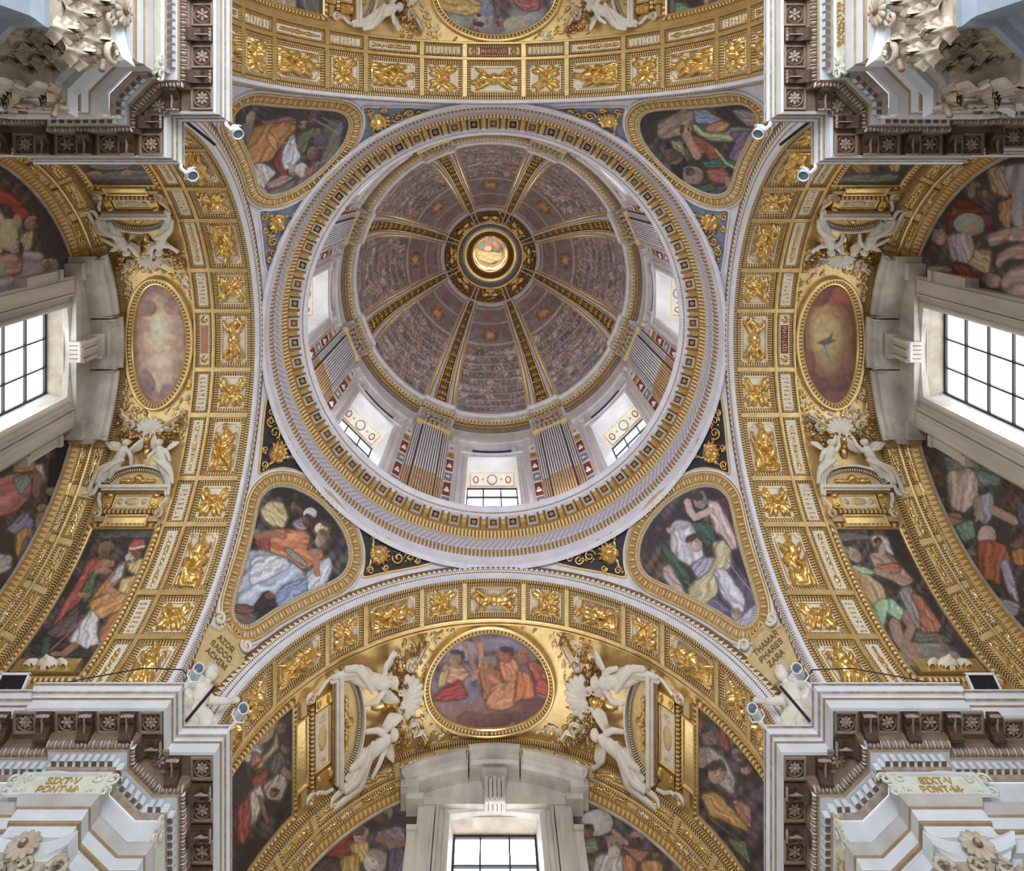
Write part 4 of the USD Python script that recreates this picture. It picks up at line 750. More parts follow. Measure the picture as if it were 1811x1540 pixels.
for nm, (sx, sy) in QUAD.items():
    M = np.array([sx, sy, 1.0]); P = orient(C_OUT * M)
    fr = thing('pendentive_fresco', f'triangular fresco of {PSUBJ[nm]}, {nm} pendentive', 'fresco'); PEND[nm] = (fr, P)
    for n2, m, pr in (('white_outer_moulding', 'white_band', [(-.36, 0), (-.355, .04), (-.315, .06), (-.3, .02)]), ('gilt_rim', 'gold_pale', [(-.3, .02), (-.29, .06), (-.265, .07), (-.25, .04)]), ('moulding_bed', 'ochre', [(-.25, .04), (-.17, .02), (-.09, .035)]), ('gilt_rim', 'gold_pale', [(-.09, .035), (-.08, .06), (-.06, .06), (-.05, .03)]), ('bead_moulding', 'pearls', [(-.05, .03), (-.03, .045), (.0, .03), (.01, .0)])):
        V = loops(P, pr); obj(n2, V[:2], m, fr, uv=V[2])
    n = sn(P); T = unit(np.roll(P, -1, 0) - np.roll(P, 1, 0)); Bn = np.cross(n, T); C = resample(P - Bn * .17, 64); nC = sn(C); TC = unit(np.roll(C, -1, 0) - np.roll(C, 1, 0))
    for i in range(64):
        E = np.stack([TC[i], np.cross(nC[i], TC[i]), nC[i]], 1); e = obj('egg', ell(C[i] + nC[i] * .035, (.034, .075, .045), E, 1), 'gold_pale', fr, smooth=True)
    dv = [ell(C[i] + (TC[i] * .5 * np.linalg.norm(C[(i + 1) % 64] - C[i])) + nC[i] * .03, (.01, .08, .04), np.stack([TC[i], np.cross(nC[i], TC[i]), nC[i]], 1), 0) for i in range(64)]
    obj('darts', cat(*dv), 'cream', fr, kind='stuff')
    for h in (0, 1):
        S = C_SP * M
        if h: S = np.stack([S[:, 1] * sx * sy, S[:, 0] * sx * sy, S[:, 2]], -1)   # its twin across the pendentive's diagonal
        S = orient(S); dark = sy > 0
        wd = ('left' if sx < 0 else 'right') if not h else ('bottom' if sy > 0 else 'top')
        sp = thing('spandrel_panel', f'triangular gilt mask panel on {"dark" if dark else "blue"} ground, {nm} pendentive, nearest the {wd} vault', 'ornament panel')
        c = sph(S.mean(0)[None])[0]; ring_ = sph(S, .01); inner = [sph(c + (ring_ - c) * t, .012) for t in (.75, .5, .25)]
        V = np.vstack([ring_] + inner + [sph(c[None], .012)]); m = len(S); fc = [grid_faces(4, m, False, True)]; q = grid_faces(4, m, False, True); t3 = np.array([[3 * m + i, 3 * m + (i + 1) % m, 4 * m] for i in range(m)])
        obj('ground', (V, np.vstack([q[:, [0, 1, 2]], q[:, [0, 2, 3]], t3])), 'night_ground' if dark else 'blue_ground', sp)
        V = loops(sph(S), [(-.05, 0), (-.04, .03), (-.01, .035), (.0, .012)]); obj('border', V[:2], 'gold_pale' if dark else 'white_band', sp, uv=V[2])
        tip = S[np.argmax(np.linalg.norm(S - c, axis=1))]; n0 = sn(c); up = unit((tip - c) - ((tip - c) @ n0) * n0); rt = np.cross(up, n0)
        fm = lambda m_: (sph(c + np.asarray(m_[0])[:, :1] * rt + np.asarray(m_[0])[:, 1:2] * up) + sn(c) * np.asarray(m_[0])[:, 2:], m_[1])
        sh = [(0, -.2, .2, .19, 0, .12), (0, -.22, .1, .13, 0, .2), (.1, -.1, .06, .08, .4, .15), (-.1, -.1, .06, .08, -.4, .15), (0, -.36, .1, .06, 0, .1)]
        for i in range(9): a = math.radians(-200 + i * 27.5 + 90); sh.append((.19 * math.cos(a), -.18 + .19 * math.sin(a), .06, .035, a, .12))
        obj('gilt_mask', fm(heightfield(sh, -.34, .34, -.5, .12, 34, 30, rough=.07)), 'gold_relief', sp, smooth=True)
        tl = []
        for (x, y, r0, sg) in ((.02, .22, .13, 1), (-.03, .47, .1, -1), (.01, .66, .07, 1), (-.36, -.34, .08, 1), (.36, -.34, .08, -1), (-.27, -.05, .07, -1), (.25, -.02, .07, 1)):
            q = spiral((x, y), r0, 1.4, 22, .015, -math.pi / 2, sg); tl.append(fm(tube(np.c_[q, np.full(len(q), .05)], np.linspace(.026, .014, len(q)), 5)))
        for t in tl: obj('gilt_scroll', t, 'gold_relief', sp, smooth=True)
        rg = np.random.default_rng(h + sx + 5); lf = [(rg.uniform(-.12, .12) * (1 - y), y, .05, .025, rg.uniform(0, 3), .05) for y in np.arange(.05, .6, .05)] + [(s_ * x, -.4 + .05 * math.sin(9 * x), .05, .03, rg.uniform(0, 3), .05) for x in np.arange(.15, .42, .06) for s_ in (-1, 1)]
        obj('gilt_leaves', fm(heightfield(lf, -.62, .62, -.5, .85, 50, 54, rough=.03)), 'gold', sp, smooth=True)
# inscription tablets and stucco youths at the two lower corners
for nm, txt, lab in (('bottom left', ('AZOR', 'SADOC', 'ACHIM'), 'AZOR SADOC ACHIM'), ('bottom right', ('THAMAR', 'PHARES', 'ZARA'), 'THAMAR PHARES ZARA')):
    sx, sy = QUAD[nm]; c = sph(np.array([[sx * 4.86, sy * 4.86, 12.35]]))[0]; n0 = sn(c); rt = unit(np.cross(np.array([0, 0, 1.0]), n0)); rt = rt if np.cross(rt, n0)[2] > 0 or True else -rt; up = np.cross(n0, rt)
    if up[2] < 0: up, rt = -up, -rt
    fm = lambda m_: (c + np.asarray(m_[0])[:, :1] * rt + np.asarray(m_[0])[:, 1:2] * up + n0 * (np.asarray(m_[0])[:, 2:] + .01), m_[1])
    tb = thing('inscription_tablet', f'stucco scroll tablet with three lines of lettering under the {nm} fresco', 'inscription')
    poly = [(-.36, -.5), (.36, -.5), (.42, .12), (.2, .2), (.16, .34), (-.16, .34), (-.2, .2), (-.42, .12)]
    V = fm(prism(Polygon(poly), .02, .06)); obj('plate', V, 'ochre_pale', tb)
    P = dens(np.array(poly), .1); Pv = fm((np.c_[P, np.full(len(P), .03)], None))[0]; V = sweep3(Pv, sn(Pv), [(-.03, 0), (-.02, .05), (.01, .05), (.02, .02)], True); obj('gilt_edge', V[:2], 'gold_pale', tb)
    for s in (-1, 1): q = spiral((s * .34, .36), .12, 1.3, 20, .02, math.pi, s); obj('scroll', fm(tube(np.c_[q, np.full(len(q), .07)], .035, 6)), 'cream', tb, smooth=True)
    obj('shell', fm(cat(*[ell((.13 * math.cos(a), .32 + .1 * math.sin(a), .07), (.09, .025, .04), np.array([[math.cos(a), -math.sin(a), 0], [math.sin(a), math.cos(a), 0], [0, 0, 1]]), 1) for a in np.radians([20, 55, 90, 125, 160])])), 'gold_pale', tb)
    for i, t in enumerate(txt):
        tm = meshkit.text_mesh(t, .1, .012, bold=True); v = np.asarray(tm.vertices); v[:, 0] -= np.ptp(v[:, 0]) / 2; s_ = min(1, .56 / np.ptp(v[:, 0])); v[:, 0] *= s_; v[:, 1] += .06 - i * .16; v[:, 2] += .06; obj('lettering', fm((v, np.asarray(tm.faces))), 'bronze', tb)
    st = thing('stucco_youth', f'white stucco youth rising behind the cornice, one arm raised, {nm} corner', 'statue')
    o = np.array([sx * 4.62, sy * 4.62, 10.35]); f3 = lambda m_: (o + np.asarray(m_[0])[:, :1] * rt + np.asarray(m_[0])[:, 2:] * n0 * np.array([1, 1, .2]) + np.asarray(m_[0])[:, 1:2] * np.array([0, 0, 1.0]), m_[1])
    m1 = -1 if sx > 0 else 1; mm = lambda m_: f3((np.asarray(m_[0]) * np.array([m1, 1, 1]), m_[1]))
    b = hullbody([[(-.04, .94, .16, .1), (-.05, 1.02, .14, .105)], [(-.02, .84, .1, .06), (0, .76, .07, .07)], [(0, .7, .05, .14), (0, .5, .05, .15), (.02, .28, .05, .14), (.03, .05, .06, .16)], [(-.17, .7, .05, .08), (.17, .7, .05, .08)],
                  [(.19, .69, .06, .07), (.36, .78, .12, .055), (.5, .95, .1, .04), (.56, 1.02, .1, .045)], [(-.19, .68, .06, .07), (-.3, .45, .12, .058), (-.22, .3, .2, .042), (-.16, .27, .22, .045)], [(.1, .1, .1, .15), (.3, .05, .22, .12), (.34, -.25, .18, .09)], [(-.05, .06, .1, .15), (-.2, -.1, .2, .1), (-.2, -.35, .15, .07)]], .035, 6)
    bd = obj('body', mm(b), 'stucco', st, smooth=True)
    obj('face', mm(cat(ell((-.05, .96, .265), (.018, .03, .02), None, 0), ell((-.085, .99, .255), (.014, .01, .01), None, 0), ell((-.015, .99, .255), (.014, .01, .01), None, 0), ell((-.05, .91, .25), (.03, .01, .01), None, 0))), 'stucco', bd)
    obj('hair', mm(cat(*[ell((-.05 + .1 * math.cos(a), 1.04 + .07 * math.sin(a), .12), (.05, .045, .08), None, 1) for a in np.linspace(-.5, 3.6, 8)])), 'travertine', bd)
    obj('drapery', mm(hullbody([[(.0, .3, .1, .14), (.2, .12, .26, .13), (.32, -.2, .24, .1)], [(-.1, .28, .12, .1), (-.24, .0, .22, .1), (-.2, -.35, .18, .1)]], .05, 2)), 'stucco', st, smooth=True)
# ---------------- marble window surrounds ----------------
for wi, side in enumerate('LRB'):
    A = ARMS[side]; wp = A['wp']; zt = A['zt']; word = A['word']; o = .88
    w = thing(f'window_{9 + wi}', f'large marble framed window with curved pediment at the end of the {word} arm', 'window', kind='structure')
    def wb(q0, q1, z0, z1, h0, h1): 
        V = np.array([(q, z, h) for q in (q0, q1) for z in (z0, z1) for h in (h0, h1)]); return wp(V[:, 0], V[:, 1], V[:, 2]), np.asarray(trimesh.creation.box((1, 1, 1)).faces)
    nrm = wp(0, 0, 1.0) - wp(0, 0, 0.0); hand = np.cross(wp(1.0, 0) - wp(0, 0), wp(0, 1.0) - wp(0, 0)) @ nrm > 0
    def ws(path, prof, mat, nm, parent=w, h=0.0):
        path = np.asarray(path, float); path = path if hand else path[::-1]; V = sweep3(wp(path[:, 0], path[:, 1], h), nrm, prof); return obj(nm, V[:2], mat, parent, uv=V[2])
    arc_ = lambda q, rise, z, n=21: [(x, z + rise * (1 - (x / q) ** 2)) for x in np.linspace(q, -q, n)]
    seg = [(o, 7.2)] + arc_(o, .07, zt - .05) + [(-o, 7.2)]      # opening: slightly curved head
    ws(seg, [(0, -.12), (0, .1), (-.05, .14), (-.1, .14), (-.12, .1), (-.2, .12), (-.22, .18), (-.27, .18), (-.28, 0)], 'marble_veined', 'architrave')
    # reveal to the glass, splayed
    dg, og = -.34, .8
    for s in (-1, 1): obj('reveal', (np.array([wp(s * o, z, -.02) for z in (7.2, zt)] + [wp(s * og, z, dg) for z in (zt - .02, 7.2)]), [[0, 1, 2, 3]]), 'marble', w)
    T = np.array([(x, z) for x, z in arc_(o, .07, zt - .05)]); V = np.vstack([wp(T[:, 0], T[:, 1], -.02), wp(T[:, 0] * og / o, T[:, 1] * 0 + zt - .04, dg)]); obj('reveal_soffit', (V, grid_faces(2, len(T))), 'travertine', w)
    # outer pilaster strips, frieze, brackets, pediment
    for s in (-1, 1):
        a, b = sorted((s * 1.17, s * 1.5)); obj('pilaster_strip', cat(wb(a, b, 7.2, zt + .03, 0, .2), wb(a + .06, b - .06, 7.2, zt - .1, .2, .25)), 'marble_veined', w)
        a, b = sorted((s * 1.5, s * 1.66)); ear = obj('console', cat(wb(a, b, zt - 1.35, zt - .55, 0, .22), wb(a - .02, b + .02, zt - .55, zt - .45, 0, .27), wb(a, b, zt - 1.5, zt - 1.42, 0, .26)), 'marble_veined', w)
        obj('console_drop', cat(*[ell(wp(s * (1.54 + .04 * i), zt - 1.4, .22), (.025, .025, .05), None, 0) for i in range(3)]), 'marble', ear)
    fz = wb(-1.45, 1.45, zt + .035, zt + .2, 0, .23); obj('frieze', fz, 'marble_veined', w)
    kb = obj('keystone_bracket', cat(*[wb(-.2 + .085 * i, -.13 + .085 * i, zt - .02, zt + .5, .1, .42 - .04 * (i % 2)) for i in range(5)], wb(-.25, .25, zt + .46, zt + .58, .1, .5)), 'marble_veined', w)
    obj('bracket_drops', cat(*[ell(wp(-.15 + .1 * i, zt - .03, .36), (.055, .055, .06), None, 1) for i in range(4)]), 'panel_white', kb)
    for lo, hi, hh in ((-1.78, -.55, .66), (-.5, .5, .73), (.55, 1.78, .66)):
        xs = np.linspace(hi, lo, 9); P = [(x, zt + .16 + .5 * (1 - (x / 1.78) ** 2)) for x in xs]
        ws(P, [(.02, 0), (.0, hh - .22), (-.06, hh - .18), (-.08, hh - .08), (-.16, hh - .06), (-.2, hh), (-.26, hh), (-.27, .0)], 'marble_veined', 'pediment_cornice')
        for x in (lo, hi): z_ = zt + .16 + .5 * (1 - (x / 1.78) ** 2); obj('cornice_end', wb(x - .01, x + .01, z_, z_ + .26, 0, hh - .03), 'marble_veined', w)
    for s in (-1, 1): obj('cornice_return', cat(wb(*sorted((s * 1.5, s * 1.86)), zt + .12, zt + .3, 0, .5), wb(*sorted((s * 1.4, s * 1.74)), zt + .0, zt + .14, 0, .36)), 'marble_veined', w)
    P = [(x, zt + .16 + .5 * (1 - (x / 1.78) ** 2)) for x in np.linspace(1.74, -1.74, 17)]; V = np.vstack([wp([p[0] for p in P], [p[1] + .1 for p in P], .17), wp([p[0] for p in P], [zt + .05] * 17, .17)]); obj('tympanum', (V, grid_faces(2, 17)), 'marble_veined', w)
    # panes and bars
    qs = [-og, -.28, .28, og]; zs = [zt - .06 - .6 * i for i in range(7)][::-1]
    for i in range(3):
        for j in range(6): obj('pane', (np.array([wp(q, z, dg - .02) for q, z in ((qs[i], zs[j]), (qs[i + 1], zs[j]), (qs[i + 1], zs[j + 1]), (qs[i], zs[j + 1]))]), [[0, 1, 2, 3]]), 'pane', w)
    for q in qs: t = .03 if abs(q) > .5 else .014; obj('glazing_bar', wb(q - t, q + t, zs[0], zt - .04, dg - .02, dg + .04), 'iron', w)
    for z in zs[1:]: t = .03 if z > zt - .2 else .014; obj('glazing_bar', wb(-og, og, z - t, z + t, dg - .02, dg + .03), 'iron', w)

# ---------------- corner piers: entablature, capitals, shafts ----------------
LX, NX, NY, LY, STEP, END = 3.7, 4.36, 4.19, 3.6, 6.42, 8.45
PROF = [  # part, material, [(set-back, height, chamfer)]
    ('cornice', 'white_stone', [(1.45, 9.9, .5), (.0, 9.87, 0), (.0, 9.845, 0)]), ('lip_line', 'taupe_pale', [(.0, 9.845, 0), (.02, 9.84, 0), (.02, 9.825, 0)]), ('cornice', 'white_stone', [(.02, 9.825, 0), (.006, 9.805, 0), (.008, 9.775, 0), (.03, 9.735, 0)]), ('lip_line', 'taupe_pale', [(.03, 9.735, 0), (.055, 9.715, 0)]), ('cornice', 'white_stone', [(.055, 9.715, 0), (.05, 9.7, 0), (.065, 9.695, 0), (.065, 9.66, 0)]),
    ('gilt_fillet', 'gilt_line', [(.065, 9.66, 0), (.065, 9.65, 0), (.085, 9.645, 0)]),
    ('corona', 'white_stone', [(.085, 9.645, 0), (.085, 9.5, 0), (.12, 9.49, 0)]),
    ('soffit', 'taupe', [(.12, 9.49, 0), (.13, 9.5, 0), (.40, 9.5, .33), (.40, 9.42, .33)]),
    ('egg_bed', 'taupe', [(.40, 9.42, .33), (.42, 9.4, .33), (.49, 9.31, .33)]),
    ('gilt_fillet', 'gilt_line', [(.49, 9.31, .33), (.50, 9.3, .33), (.51, 9.29, .33)]),
    ('dentil_bed', 'white_stone', [(.51, 9.29, .33), (.59, 9.285, .33), (.59, 9.15, .33)]),
    ('gilt_fillet', 'gilt_line', [(.59, 9.15, .33), (.578, 9.145, .33), (.578, 9.135, .33)]),
    ('bed_moulding', 'taupe_pale', [(.578, 9.135, .33), (.59, 9.12, .33), (.62, 9.1, .33), (.63, 9.09, .33)]),
    ('frieze', 'white_stone', [(.64, 9.09, .33), (.64, 8.7, .33)]),
    ('architrave', 'lilac_stone', [(.60, 8.7, .33), (.53, 8.69, .33), (.53, 8.66, .33), (.56, 8.6, .33), (.58, 8.57, .33)]),
    ('gilt_fillet', 'gilt_line', [(.58, 8.57, .33), (.59, 8.56, .33), (.60, 8.55, .33)]),
    ('architrave', 'white_stone', [(.60, 8.55, .33), (.60, 8.4, .33)]), ('gilt_fillet', 'gilt_line', [(.60, 8.4, .33), (.605, 8.37, .33), (.63, 8.36, .33)]),
    ('architrave', 'white_stone', [(.63, 8.36, .33), (.63, 8.22, .33), (.70, 8.2, .33), (.76, 8.2, .33)])]
def pier_path(e, c):
    c = min(c, .56); return np.array([(LX + .1 + e, END + .3), (LX + .1 + e, STEP - e), (LX + e, STEP - e), (LX + e, NY + e), (NX + e - c, NY + e), (NX + e, NY + e - c), (NX + e, LY + e), (STEP - e, LY + e), (STEP - e, LY + .1 + e), (END, LY + .1 + e)])
FACE = [(3, 2), (3, 4), (4, 5), (6, 5), (6, 7), (1, 0), (8, 9)]     # straight runs: from the corner outwards
for nm, (sx, sy) in QUAD.items():
    M = np.array([sx, sy, 1.0])
    pr = thing('pier_entablature', f'white marble entablature with brown coffered cornice on the {nm} pier', 'entablature')
    for part, mat_, prof in PROF:
        V = np.stack([np.c_[pier_path(e, c), np.full(10, z)] for e, z, c in prof], 1); obj(part, ((V * M).reshape(-1, 3), grid_faces(*V.shape[:2])), mat_, pr)
    def run(e, c, i, j):
        P = pier_path(e, c); return P[i], P[j]
    def frame_(a, b):                          # along, outward (into the open room) on a run
        t = unit(b - a); n = np.array([t[1], -t[0]]); m = (a + b) / 2; inside = np.array([3.0, 3.0]); return t, (n if n @ (inside - m) > 0 else -n)
    for i, j in FACE:
        # dentils and eggs
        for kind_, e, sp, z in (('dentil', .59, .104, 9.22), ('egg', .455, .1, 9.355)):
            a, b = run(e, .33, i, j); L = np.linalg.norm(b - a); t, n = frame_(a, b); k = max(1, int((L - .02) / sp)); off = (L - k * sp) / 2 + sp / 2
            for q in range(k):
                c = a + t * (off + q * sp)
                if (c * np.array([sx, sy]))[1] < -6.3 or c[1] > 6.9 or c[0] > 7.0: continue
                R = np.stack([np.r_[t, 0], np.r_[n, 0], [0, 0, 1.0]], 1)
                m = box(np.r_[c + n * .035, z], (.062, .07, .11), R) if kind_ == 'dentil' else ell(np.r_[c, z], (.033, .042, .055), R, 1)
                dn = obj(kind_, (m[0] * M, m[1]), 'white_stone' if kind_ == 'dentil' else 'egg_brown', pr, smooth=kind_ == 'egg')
                if kind_ == 'dentil': m = box(np.r_[c + n * .035, z - .057], (.06, .068, .008), R); obj('shade_dirt_underside', (m[0] * M, m[1]), 'taupe', dn)  # thin brown cap: shading and dirt under the dentil, put into colour
        a, b = run(.455, .33, i, j); L = np.linalg.norm(b - a); t, n = frame_(a, b); k = max(1, int((L - .02) / .1)); off = (L - k * .1) / 2
        if L > .25: obj('egg_surrounds', cat(*[(lambda m: (m[0] * M, m[1]))(ell(np.r_[a + t * (off + q * .1), 9.36], (.011, .045, .06), np.stack([np.r_[t, 0], np.r_[n, 0], [0, 0, 1.0]], 1), 0)) for q in range(k + 1)]), 'white_stone', pr, kind='stuff')
    # modillions and coffers of the soffit; rosette in each coffer
    def modil(c, t, n):
        R = np.stack([np.r_[t, 0], np.r_[n, 0], [0, 0, 1.0]], 1)
        P = Polygon([(-.02, 9.5), (.27, 9.5), (.27, 9.44), (.25, 9.4), (.2, 9.4), (.14, 9.43), (.08, 9.39), (.02, 9.33), (-.02, 9.33)]); v, f = prism(P, -.085, .085)
        v = np.stack([v[:, 2], v[:, 0], v[:, 1]], -1) @ R.T + np.r_[c, 0]; mo = obj('modillion', (v * M, f), 'brown_carved', pr)
        v, f = cat(box((0, .125, 9.405), (.014, .25, .05)), ell((0, .262, 9.425), (.088, .018, .03), None, 1), *[ell((x_, .27, 9.41), (.022, .014, .03), None, 0) for x_ in (-.07, -.024, .024, .07)]); v = v @ R.T + np.r_[c, 0]; obj('leaf', (v * M, f), 'taupe_pale', mo)
    def coff(c, t, n, w, l, seed):
        R = np.stack([np.r_[t, 0], np.r_[n, 0], [0, 0, 1.0]], 1); P = np.array(rect(-w, w, -l, l)); V, f, uv = sweep3(np.c_[P, np.zeros(4)], (0, 0, 1), [(-.015, 0), (-.01, .03), (.015, .03), (.02, .004)], True); Tm = lambda v: (np.asarray(v) * np.array([1, 1, -1])) @ R.T + np.r_[c, 9.497]
        fr = obj('coffer_frame', (Tm(V) * M, f), 'taupe_light', pr); obj('coffer_ground', (Tm(np.c_[P, np.full(4, .005)]) * M, [[0, 1, 2, 3]]), 'brown', fr)
        r = rosette((0, 0, .01), (1, 0, 0), (0, 1, 0), (0, 0, 1), .088, (8, 7, 6, 8)[seed % 4], 1); obj('rosette', (Tm(r[0]) * M, r[1]), 'taupe_pale', fr, smooth=True)
        wreath = tube([(.112 * math.cos(g), .112 * math.sin(g), .008) for g in np.linspace(0, 2 * np.pi, 17)[:-1]], .014, 4, True); obj('leaf_wreath', (Tm(wreath[0]) * M, wreath[1]), 'brown_light', fr)
    PITCH = .56
    for face in 'xy':
        for q in range(5):
            if face == 'x': c = np.array([LX + .265, NY + .29 + q * PITCH]); t, n = np.array([0, 1.0]), np.array([-1.0, 0])
            else: c = np.array([NX + .29 + q * PITCH, LY + .265]); t, n = np.array([1.0, 0]), np.array([0, -1.0])
            if (face == 'x' and q > 3 and sy < 0): continue
            stp = .1 if q > 3 else 0; c = c - n * stp; coff(c, t, n, .14, .135, q); modil(c + t * PITCH / 2 - n * .135, t, n)
    modil(np.array([NX + .4 - .33 - .02 - .1 + .02, NY + .4]), np.array([1.0, 0]), np.array([0, -1.0])); modil(np.array([NX + .4, NY + .4 - .33 - .1]), np.array([0, 1.0]), np.array([-1.0, 0]))
    c = np.array([NX + .2, NY + .2]); d1 = unit(np.array([1.0, -1.0])); P5 = np.array([(NX + .06, NY + .06), (NX + .06, NY + .34), (NX + .17, NY + .34), (NX + .36, NY + .16), (NX + .36, NY + .06)])
    V, f, uv = sweep3(np.c_[P5, np.full(5, 9.498)], (0, 0, -1), [(-.015, 0), (-.01, .03), (.015, .03), (.02, .004)], True); cf = obj('corner_coffer', (V * M, f), 'taupe_light', pr)
    obj('coffer_ground', (np.c_[P5, np.full(5, 9.494)] * M, [[0, 1, 2], [0, 2, 3], [0, 3, 4]]), 'taupe', cf); r = rosette(np.r_[c - .01, 9.485], (1, 0, 0), (0, 1, 0), (0, 0, -1), .1, 7, 1); obj('rosette', (r[0] * M, r[1]), 'taupe_pale', cf, smooth=True)
    # frieze tablets
    for face in 'xy':
        c = np.array([LX + .64, 5.35]) if face == 'x' else np.array([5.5, LY + .64]); t, n = (np.array([0, 1.0]), np.array([-1.0, 0])) if face == 'x' else (np.array([1.0, 0]), np.array([0, -1.0]))
        R = np.stack([np.r_[t, 0], np.r_[n, 0], [0, 0, 1.0]], 1); Tm = lambda m_: ((np.asarray(m_[0]) @ R.T + np.r_[c, 8.885]) * M, m_[1])
        tb = thing('frieze_tablet', f'stucco frieze tablet on the {nm} pier, facing the {("bottom" if sy > 0 else "top") if face == "x" else ("left" if sx < 0 else "right")} arm', 'inscription tablet')
        obj('plate', Tm(box((0, .02, 0), (1.1, .05, .3))), 'cream_green', tb)
        fr_ = np.array([(-.55, .045, -.15), (.55, .045, -.15), (.55, .045, .15), (-.55, .045, .15)]); V, f, uv = sweep3(fr_, (0, 1, 0), [(-.02, 0), (-.01, .03), (.015, .03), (.025, 0)], True); obj('rim', Tm((V, f)), 'white_stone', tb)
        rg = np.random.default_rng(3 + sx + 2 * sy)
        for s in (-1, 1):
            for a, b, r_ in ((.62, .08, .09), (.6, -.1, .08), (.44, .1, .06), (.44, -.1, .05)): q = spiral((s * a, b), r_, 1.3, 16, .015, rg.uniform(0, 6), s); obj('scroll', Tm(tube(np.stack([q[:, 0], np.full(len(q), .06), q[:, 1]], -1), .02, 5)), 'cream_green', tb)
        q = np.array([(x, .05, .165 + .02 * math.sin(9 * x)) for x in np.linspace(-.3, .3, 19)]); obj('crest', Tm(tube(q, .02, 5)), 'cream_green', tb)
        vis = (face == 'y' and sy > 0) or nm in ('top right', 'bottom right')
        if vis:
            lines = ('PAVLVS·V', 'PONT·M') if False else (('SIXT·V', 'PONT·M·') if not (nm == 'top right' and face == 'x') else ('SANCTIS', 'PONT·M·'))
            if not (nm == 'top right' and face == 'y'):
                for i, t_ in enumerate(lines):
                    tm = meshkit.text_mesh(t_, .092, .012, bold=True); v = np.asarray(tm.vertices); v[:, 0] -= np.ptp(v[:, 0]) / 2
                    mir = 1 if (face == 'x') == (sx * sy > 0) else -1
                    mir = (1 if sy > 0 else -1) * (1 if sx > 0 else -1) if False else mir
                    rd = np.cross(np.r_[t, 0] * M, [0, 0, 1.0]); outw = np.r_[n, 0] * M; mir = -1 if rd @ outw < 0 else 1
                    obj('lettering', Tm((np.stack([v[:, 0] * mir, np.full(len(v), .046) + v[:, 2], v[:, 1] + .015 - i * .125], -1), np.asarray(tm.faces))), 'gilt_letter', tb)
    # pilaster capitals and shafts of the pier
    ca = thing('pier_capital', f'carved Corinthian capital wrapping the {nm} pier under the entablature', 'capital')
    def abacus(e, c, z, hollow):
        P = pier_path(e, c); out = []
        for q in range(len(P) - 1):
            n_ = 12 if q in (2, 6) else 2 if q not in (0, 8) else 1; a, b = P[q], P[q + 1]; t, n = frame_(a, b)
            for u_ in np.arange(n_) / n_: out.append(a + (b - a) * u_ - n * hollow * (1 - (2 * u_ - 1) ** 2) * (n_ > 2))
        out.append(P[-1]); return np.c_[np.array(out), np.full(len(out), z)]
    V = np.stack([abacus(e, .33, z, hl) for e, z, hl in ((.8, 8.19, .0), (.52, 8.19, .14), (.5, 8.16, .14), (.54, 8.1, .14), (.56, 8.06, .14), (.62, 8.05, .14), (.66, 8.0, .14), (.74, 7.98, .05))], 1); obj('abacus', ((V * M).reshape(-1, 3), grid_faces(*V.shape[:2])), 'white_stone', ca)
    V = np.stack([np.c_[pier_path(e, .33), np.full(10, z)] for e, z in ((.7, 8.0), (.74, 7.6), (.75, 6.95), (.7, 6.93), (.69, 6.86), (.75, 6.82))], 1); obj('bell', ((V * M).reshape(-1, 3), grid_faces(*V.shape[:2])), 'leaf_stone', ca)
    V = np.stack([np.c_[pier_path(e, .33), np.full(10, z)] for e, z in ((.76, 6.83), (.66, 6.82), (.66, 6.74), (.72, 6.7), (.74, 6.65), (.74, -1.6))], 1); sh = thing('pier_shaft', f'grey marble pilaster shaft of the {nm} pier', 'pilaster'); obj('shaft', ((V * M).reshape(-1, 3), grid_faces(*V.shape[:2])), 'shaft_grey', sh)
    def leaf(c, t, n, w, h, curl, seed):
        g = np.random.default_rng(seed); nu, nv = 26, 19; u_, v_ = np.meshgrid(np.linspace(-1, 1, nv), np.linspace(0, 1, nu), indexing='ij')
        ww = w * (np.sin(np.pi * np.clip(v_ * .85 + .12, 0, 1)) ** .6) * (1 - .42 * np.abs(np.sin(v_ * 13 + .3)) ** 1.5)
        x = u_ * ww; z = h * (np.sin(v_ * 1.9) / 1.0) - .12 * h * u_ ** 2 * (v_ > .2); y = .03 + curl * v_ ** 3 + .05 * (1 - u_ ** 2) + .035 * np.cos(u_ * 10) * v_ - .05 * np.abs(np.sin(v_ * 13 + .3)) * np.abs(u_)
        z = z - np.where(v_ > .8, (v_ - .8) * h * 1.2, 0); V_ = np.stack([x, y, z], -1).reshape(-1, 3); R = np.stack([np.r_[t, 0], np.r_[n, 0], [0, 0, 1.0]], 1); return V_ @ R.T + c, grid_faces(nv, nu)
    for face, c0 in (('x', np.array([LX + .78, 5.32])), ('y', np.array([5.44, LY + .78]))):
        t, n = (np.array([0, 1.0]), np.array([-1.0, 0])) if face == 'x' else (np.array([1.0, 0]), np.array([0, -1.0])); R = np.stack([np.r_[t, 0], np.r_[n, 0], [0, 0, 1.0]], 1)
        for row, z, offs, h, cu in ((0, 6.9, (-.42, -.0, .42), .5, .07), (1, 7.15, (-.6, -.2, .2, .6), .55, .09), (2, 7.45, (-.42, .0, .42), .5, .12)):
            for q, o_ in enumerate(offs): m = leaf(np.r_[c0 + t * o_, z], t, n, .2, h, cu, row * 5 + q); obj('acanthus_leaf', (m[0] * M, m[1]), 'leaf_stone', ca, smooth=True)
